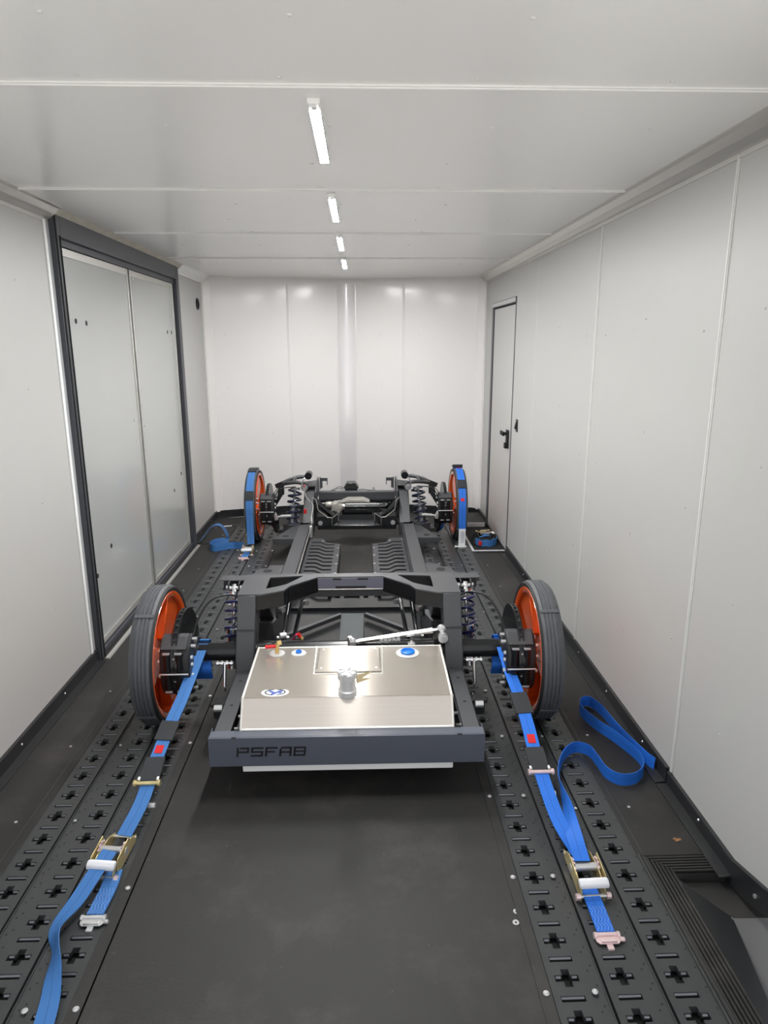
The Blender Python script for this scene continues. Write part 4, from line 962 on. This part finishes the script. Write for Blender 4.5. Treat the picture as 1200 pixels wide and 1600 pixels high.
# right rear
ct = [((.722, 1.60, .060), (1, 0, 0)), ((.724, 1.66, .070), (1, 0, .1)), ((.735, 1.74, .062), (.85, 0, .5)), ((.752, 1.84, .050), (.5, 0, .9)), ((.764, 1.92, .032), (.15, .1, 1)),
      ((.775, 2.00, .026), (-.2, 0, 1)), ((.800, 2.09, .025), (-.1, 0, 1)), ((.845, 2.17, .025), (0, 0, 1)), ((.895, 2.205, .025), (0, 0, 1)), ((.935, 2.18, .025), (0, 0, 1)), ((.945, 2.12, .025), (0, 0, 1)),
      ((.952, 2.05, .025), (0, 0, 1)), ((.985, 2.01, .025), (0, 0, 1)), ((1.04, 2.015, .025), (0, 0, 1)), ((1.088, 2.065, .025), (0, 0, 1)), ((1.100, 2.14, .025), (0, 0, 1)), ((1.065, 2.26, .025), (.1, 0, 1)),
      ((1.02, 2.36, .025), (.1, 0, 1)), ((.995, 2.455, .025), (0, 0, 1)), ((1.012, 2.52, .025), (0, 0, 1)), ((1.052, 2.53, .025), (0, 0, 1)), ((1.077, 2.46, .025), (0, 0, 1)), ((1.086, 2.36, .025), (0, 0, 1)), ((1.103, 2.24, .025), (0, 0, 1)), ((1.124, 2.13, .025), (.1, 0, 1)), ((1.138, 2.09, .026), (.1, 0, 1))]
rear_strap(1, 'bright blue ratchet strap looped loosely over the floor, right of the fuel tank',
    [(.668, 2.56, .318), (.669, 2.50, .300), (.675, 2.363, .250), (.686, 2.241, .210), (.689, 2.12, .170), (.689, 1.98, .124), (.701, 1.777, .065), (.726, 1.64, .048)],
    [((.684, 2.262, .217), (.690, 2.17, .186)), ((.688, 2.03, .140), (.690, 1.945, .112))],
    (.690, 1.935, .113), ((.689, 2.082, .1575), (.688, 2.047, .146)), (.729, 1.595, .008), .03,
    [(.724, 1.55, .02), (.727, 1.49, .012), (.726, 1.412, .010)], (.725, 1.395, .001), pink, ct, blue, 'rear ratchet straps')
# axle loops of the rear straps belong to the same straps
for s_, nm, m_ in ((-1, 'ratchet_strap', blue2), (1, 'ratchet_strap.001', blue)):
    t = D.objects[nm]; xx = -.520 if s_ < 0 else .668
    b = MB().ribbon([(V(xx, 2.54+.041*math.sin(a), .281+.041*math.cos(a)), XA) for a in [k*PI/6 for k in range(0, 12)]], .05, .003, 2)
    b.move(-Vector(t.location)).build('axle_loop', m_, t)
    b = MB().ribbon([(V(xx+s_*-.0, 2.51, .245), XA), (V(xx+.0, 2.50, .21), XA), (V(xx, 2.52, .17), XA)], .07, .012, 3)
    b.move(-Vector(t.location)).build('loop_flap', blue, t)

# front wheel straps: over the tread, in sections with black sleeves
def wheel_strap(s_, label, grp):
    xc = .065+s_*.778+.014; yc = 5.126; R = .2785
    t = tag(empty('wheel_strap', (xc, yc, 0)), label, 'strap', grp)
    def arc(a0, a1, n=8, r=R): return [(V(0, -r*math.sin(a0+(a1-a0)*i/n), .274+r*math.cos(a0+(a1-a0)*i/n)), XA) for i in range(n+1)]
    bl = blue2 if s_ < 0 else blue
    MB().ribbon(arc(-.9, 1.62, 16), .05, .003, 2).build('webbing', bl, t)
    if s_ < 0:
        for a0, a1 in ((-.25, .28), (.98, 1.22)): MB().ribbon(arc(a0, a1, 6, R+.004), .064, .009, 2).build('sleeve', sleevem, t)
        MB().ribbon([(V(0, -.278, .26), XA), (V(0, -.281, .20), XA), (V(.002, -.290, .10), XA), (V(.004, -.30, .05), XA)], .05, .003, 4).build('lower_webbing', bl, t)
        ratchet(t, V(-.01, -.36, .0), .0, .95)
        MB().ribbon([(V(-.01, -.40, .02), XA), (V(-.016, -.46, .010), XA), (V(-.020, -.50, .008), XA)], .045, .003, 3).build('short_webbing', bl, t)
        endfit(t, V(-.022, -.515, .001), 0)
        off = -Vector(t.location)
        tl = [((-.745, 4.80, .045), (0, .3, 1)), ((-.83, 4.87, .030), (0, .2, 1)), ((-.89, 4.84, .030), (0, 0, 1)), ((-.955, 4.80, .030), (0, 0, 1)), ((-1.00, 4.85, .030), (0, 0, 1)), ((-.99, 4.95, .030), (0, .1, 1)), ((-.93, 5.00, .028), (0, .5, .8)), ((-.905, 5.03, .045), (0, 1, .3)), ((-.935, 5.08, .10), (0, 1, 0)), ((-.985, 5.10, .13), (0, 1, 0)), ((-1.04, 5.10, .11), (0, 1, 0)), ((-1.085, 5.08, .055), (0, 1, 0)), ((-1.12, 5.05, .008), (0, 1, 0))]
        MB().ribbon([(V(*p), V(*n)) for p, n in tl], .05, .003, 6).move(off).build('tail_webbing', bl, t)
    else:
        for a0, a1 in ((.70, .95),): MB().ribbon(arc(a0, a1, 6, R+.004), .064, .009, 2).build('sleeve', sleevem, t)
        MB().ribbon([(V(0, -.278, .26), XA), (V(0, -.280, .20), XA), (V(0, -.282, .14), XA)], .05, .003, 4).build('lower_webbing', bl, t)
        MB().ribbon([(V(0, -.283, .142), XA), (V(0, -.285, .08), XA), (V(-.002, -.288, .015), XA)], .05, .004, 3).build('white_label', paper, t)
        pr = MB()
        for k in range(7): pr.box(-.012, .014, -.2905, -.2890, .040+k*.013, .044+k*.013)
        pr.build('label_print', mat('label_print', srgb(150, 152, 160), .6, vary=0), t, smooth=False)
        MB().ribbon(arc(1.22, 1.30, 3, R+.002), .026, .004, 2).build('red_tag', red, t)
        MB().ribbon(arc(.02, .12, 3, R+.002), .030, .004, 2).build('red_tag', red, t)
        MB().box(-.045, .03, -.03, .03, .556, .568).cyl((-.045, -.02, .572), (.03, -.02, .572), .008, n=10).build('buckle', blackm, t, bevel=.002)
        MB().cyl((-.045, -.30, .012), (.03, -.30, .012), .007, n=8).cyl((-.055, -.30, .012), (-.045, -.30, .012), .011, n=8).box(-.03, .025, -.32, -.29, .002, .006).build('floor_fitting', steel, t)
        off = -Vector(t.location)
        MB().ribbon([(V(.62, 5.32, .012), V(1, .3, 0)), (V(.66, 5.22, .030), V(1, .2, 0)), (V(.70, 5.15, .05), V(1, 0, 0)), (V(.72, 5.10, .10), V(1, 0, .2)), (V(.725, 5.12, .16), V(1, 0, .2))], .06, .003, 5).move(off).build('tail_webbing', blue, t)
    return t
wheel_strap(-1, 'blue strap over the front left tyre, its ratchet and loose loops on the floor', 'front wheel straps')
wheel_strap(1, 'blue strap over the front right tyre with a white printed label at its foot', 'front wheel straps')

# coiled spare strap in the step well
bn = tag(empty('strap_bundle', (1.045, 4.95, .002)), 'coiled blue and black strap with brass hooks beside the narrow right door', 'strap')
def ring(rx, ry, z, w_, th, a0=0, a1=2*PI, n=20):
    return MB().ribbon([(V(rx*math.cos(a0+(a1-a0)*i/n), ry*math.sin(a0+(a1-a0)*i/n), z+.004*math.sin(i)), V(0, 0, 1)) for i in range(n+1)], w_, th, 2)
ring(.088, .105, .026, .05, .006, -2.6, -.2).build('coiled_webbing', blue2, bn)
ring(.090, .108, .028, .052, .010, -.2, 3.7).build('coil_sleeve', sleevem, bn)
ring(.070, .085, .034, .05, .008).build('coil_inner', sleevem, bn)
ring(.050, .065, .040, .05, .010).build('coil_inner', blackm, bn)
MB().ribbon([(V(.02, -.02, .068), V(0, 1, 0)), (V(-.01, -.055, .072), V(.3, 1, 0)), (V(-.05, -.06, .062), V(.5, 1, 0))], .04, .003, 4).build('loose_end', blue2, bn)
MB().box(-.063, -.040, -.1115, -.0945, .012, .042).build('red_tag', red, bn, bevel=.001)
MB().tube([(-.05, .05, .075), (-.065, .03, .085), (-.055, .01, .088), (-.04, .02, .08), (-.02, .04, .082), (0, .03, .086), (.02, .045, .082), (.045, .05, .085)], .005, 8).build('hook', gold, bn)
MB().tube([(.03, .02, .078), (.05, .0, .082), (.07, -.01, .075), (.06, .02, .08), (.08, .03, .07)], .005, 8).box(-.03, .04, .0, .03, .066, .078).build('hook', steel, bn)
MB().box(-.02, .06, .04, .09, .055, .085).build('ratchet_body', blackm, bn, bevel=.004)
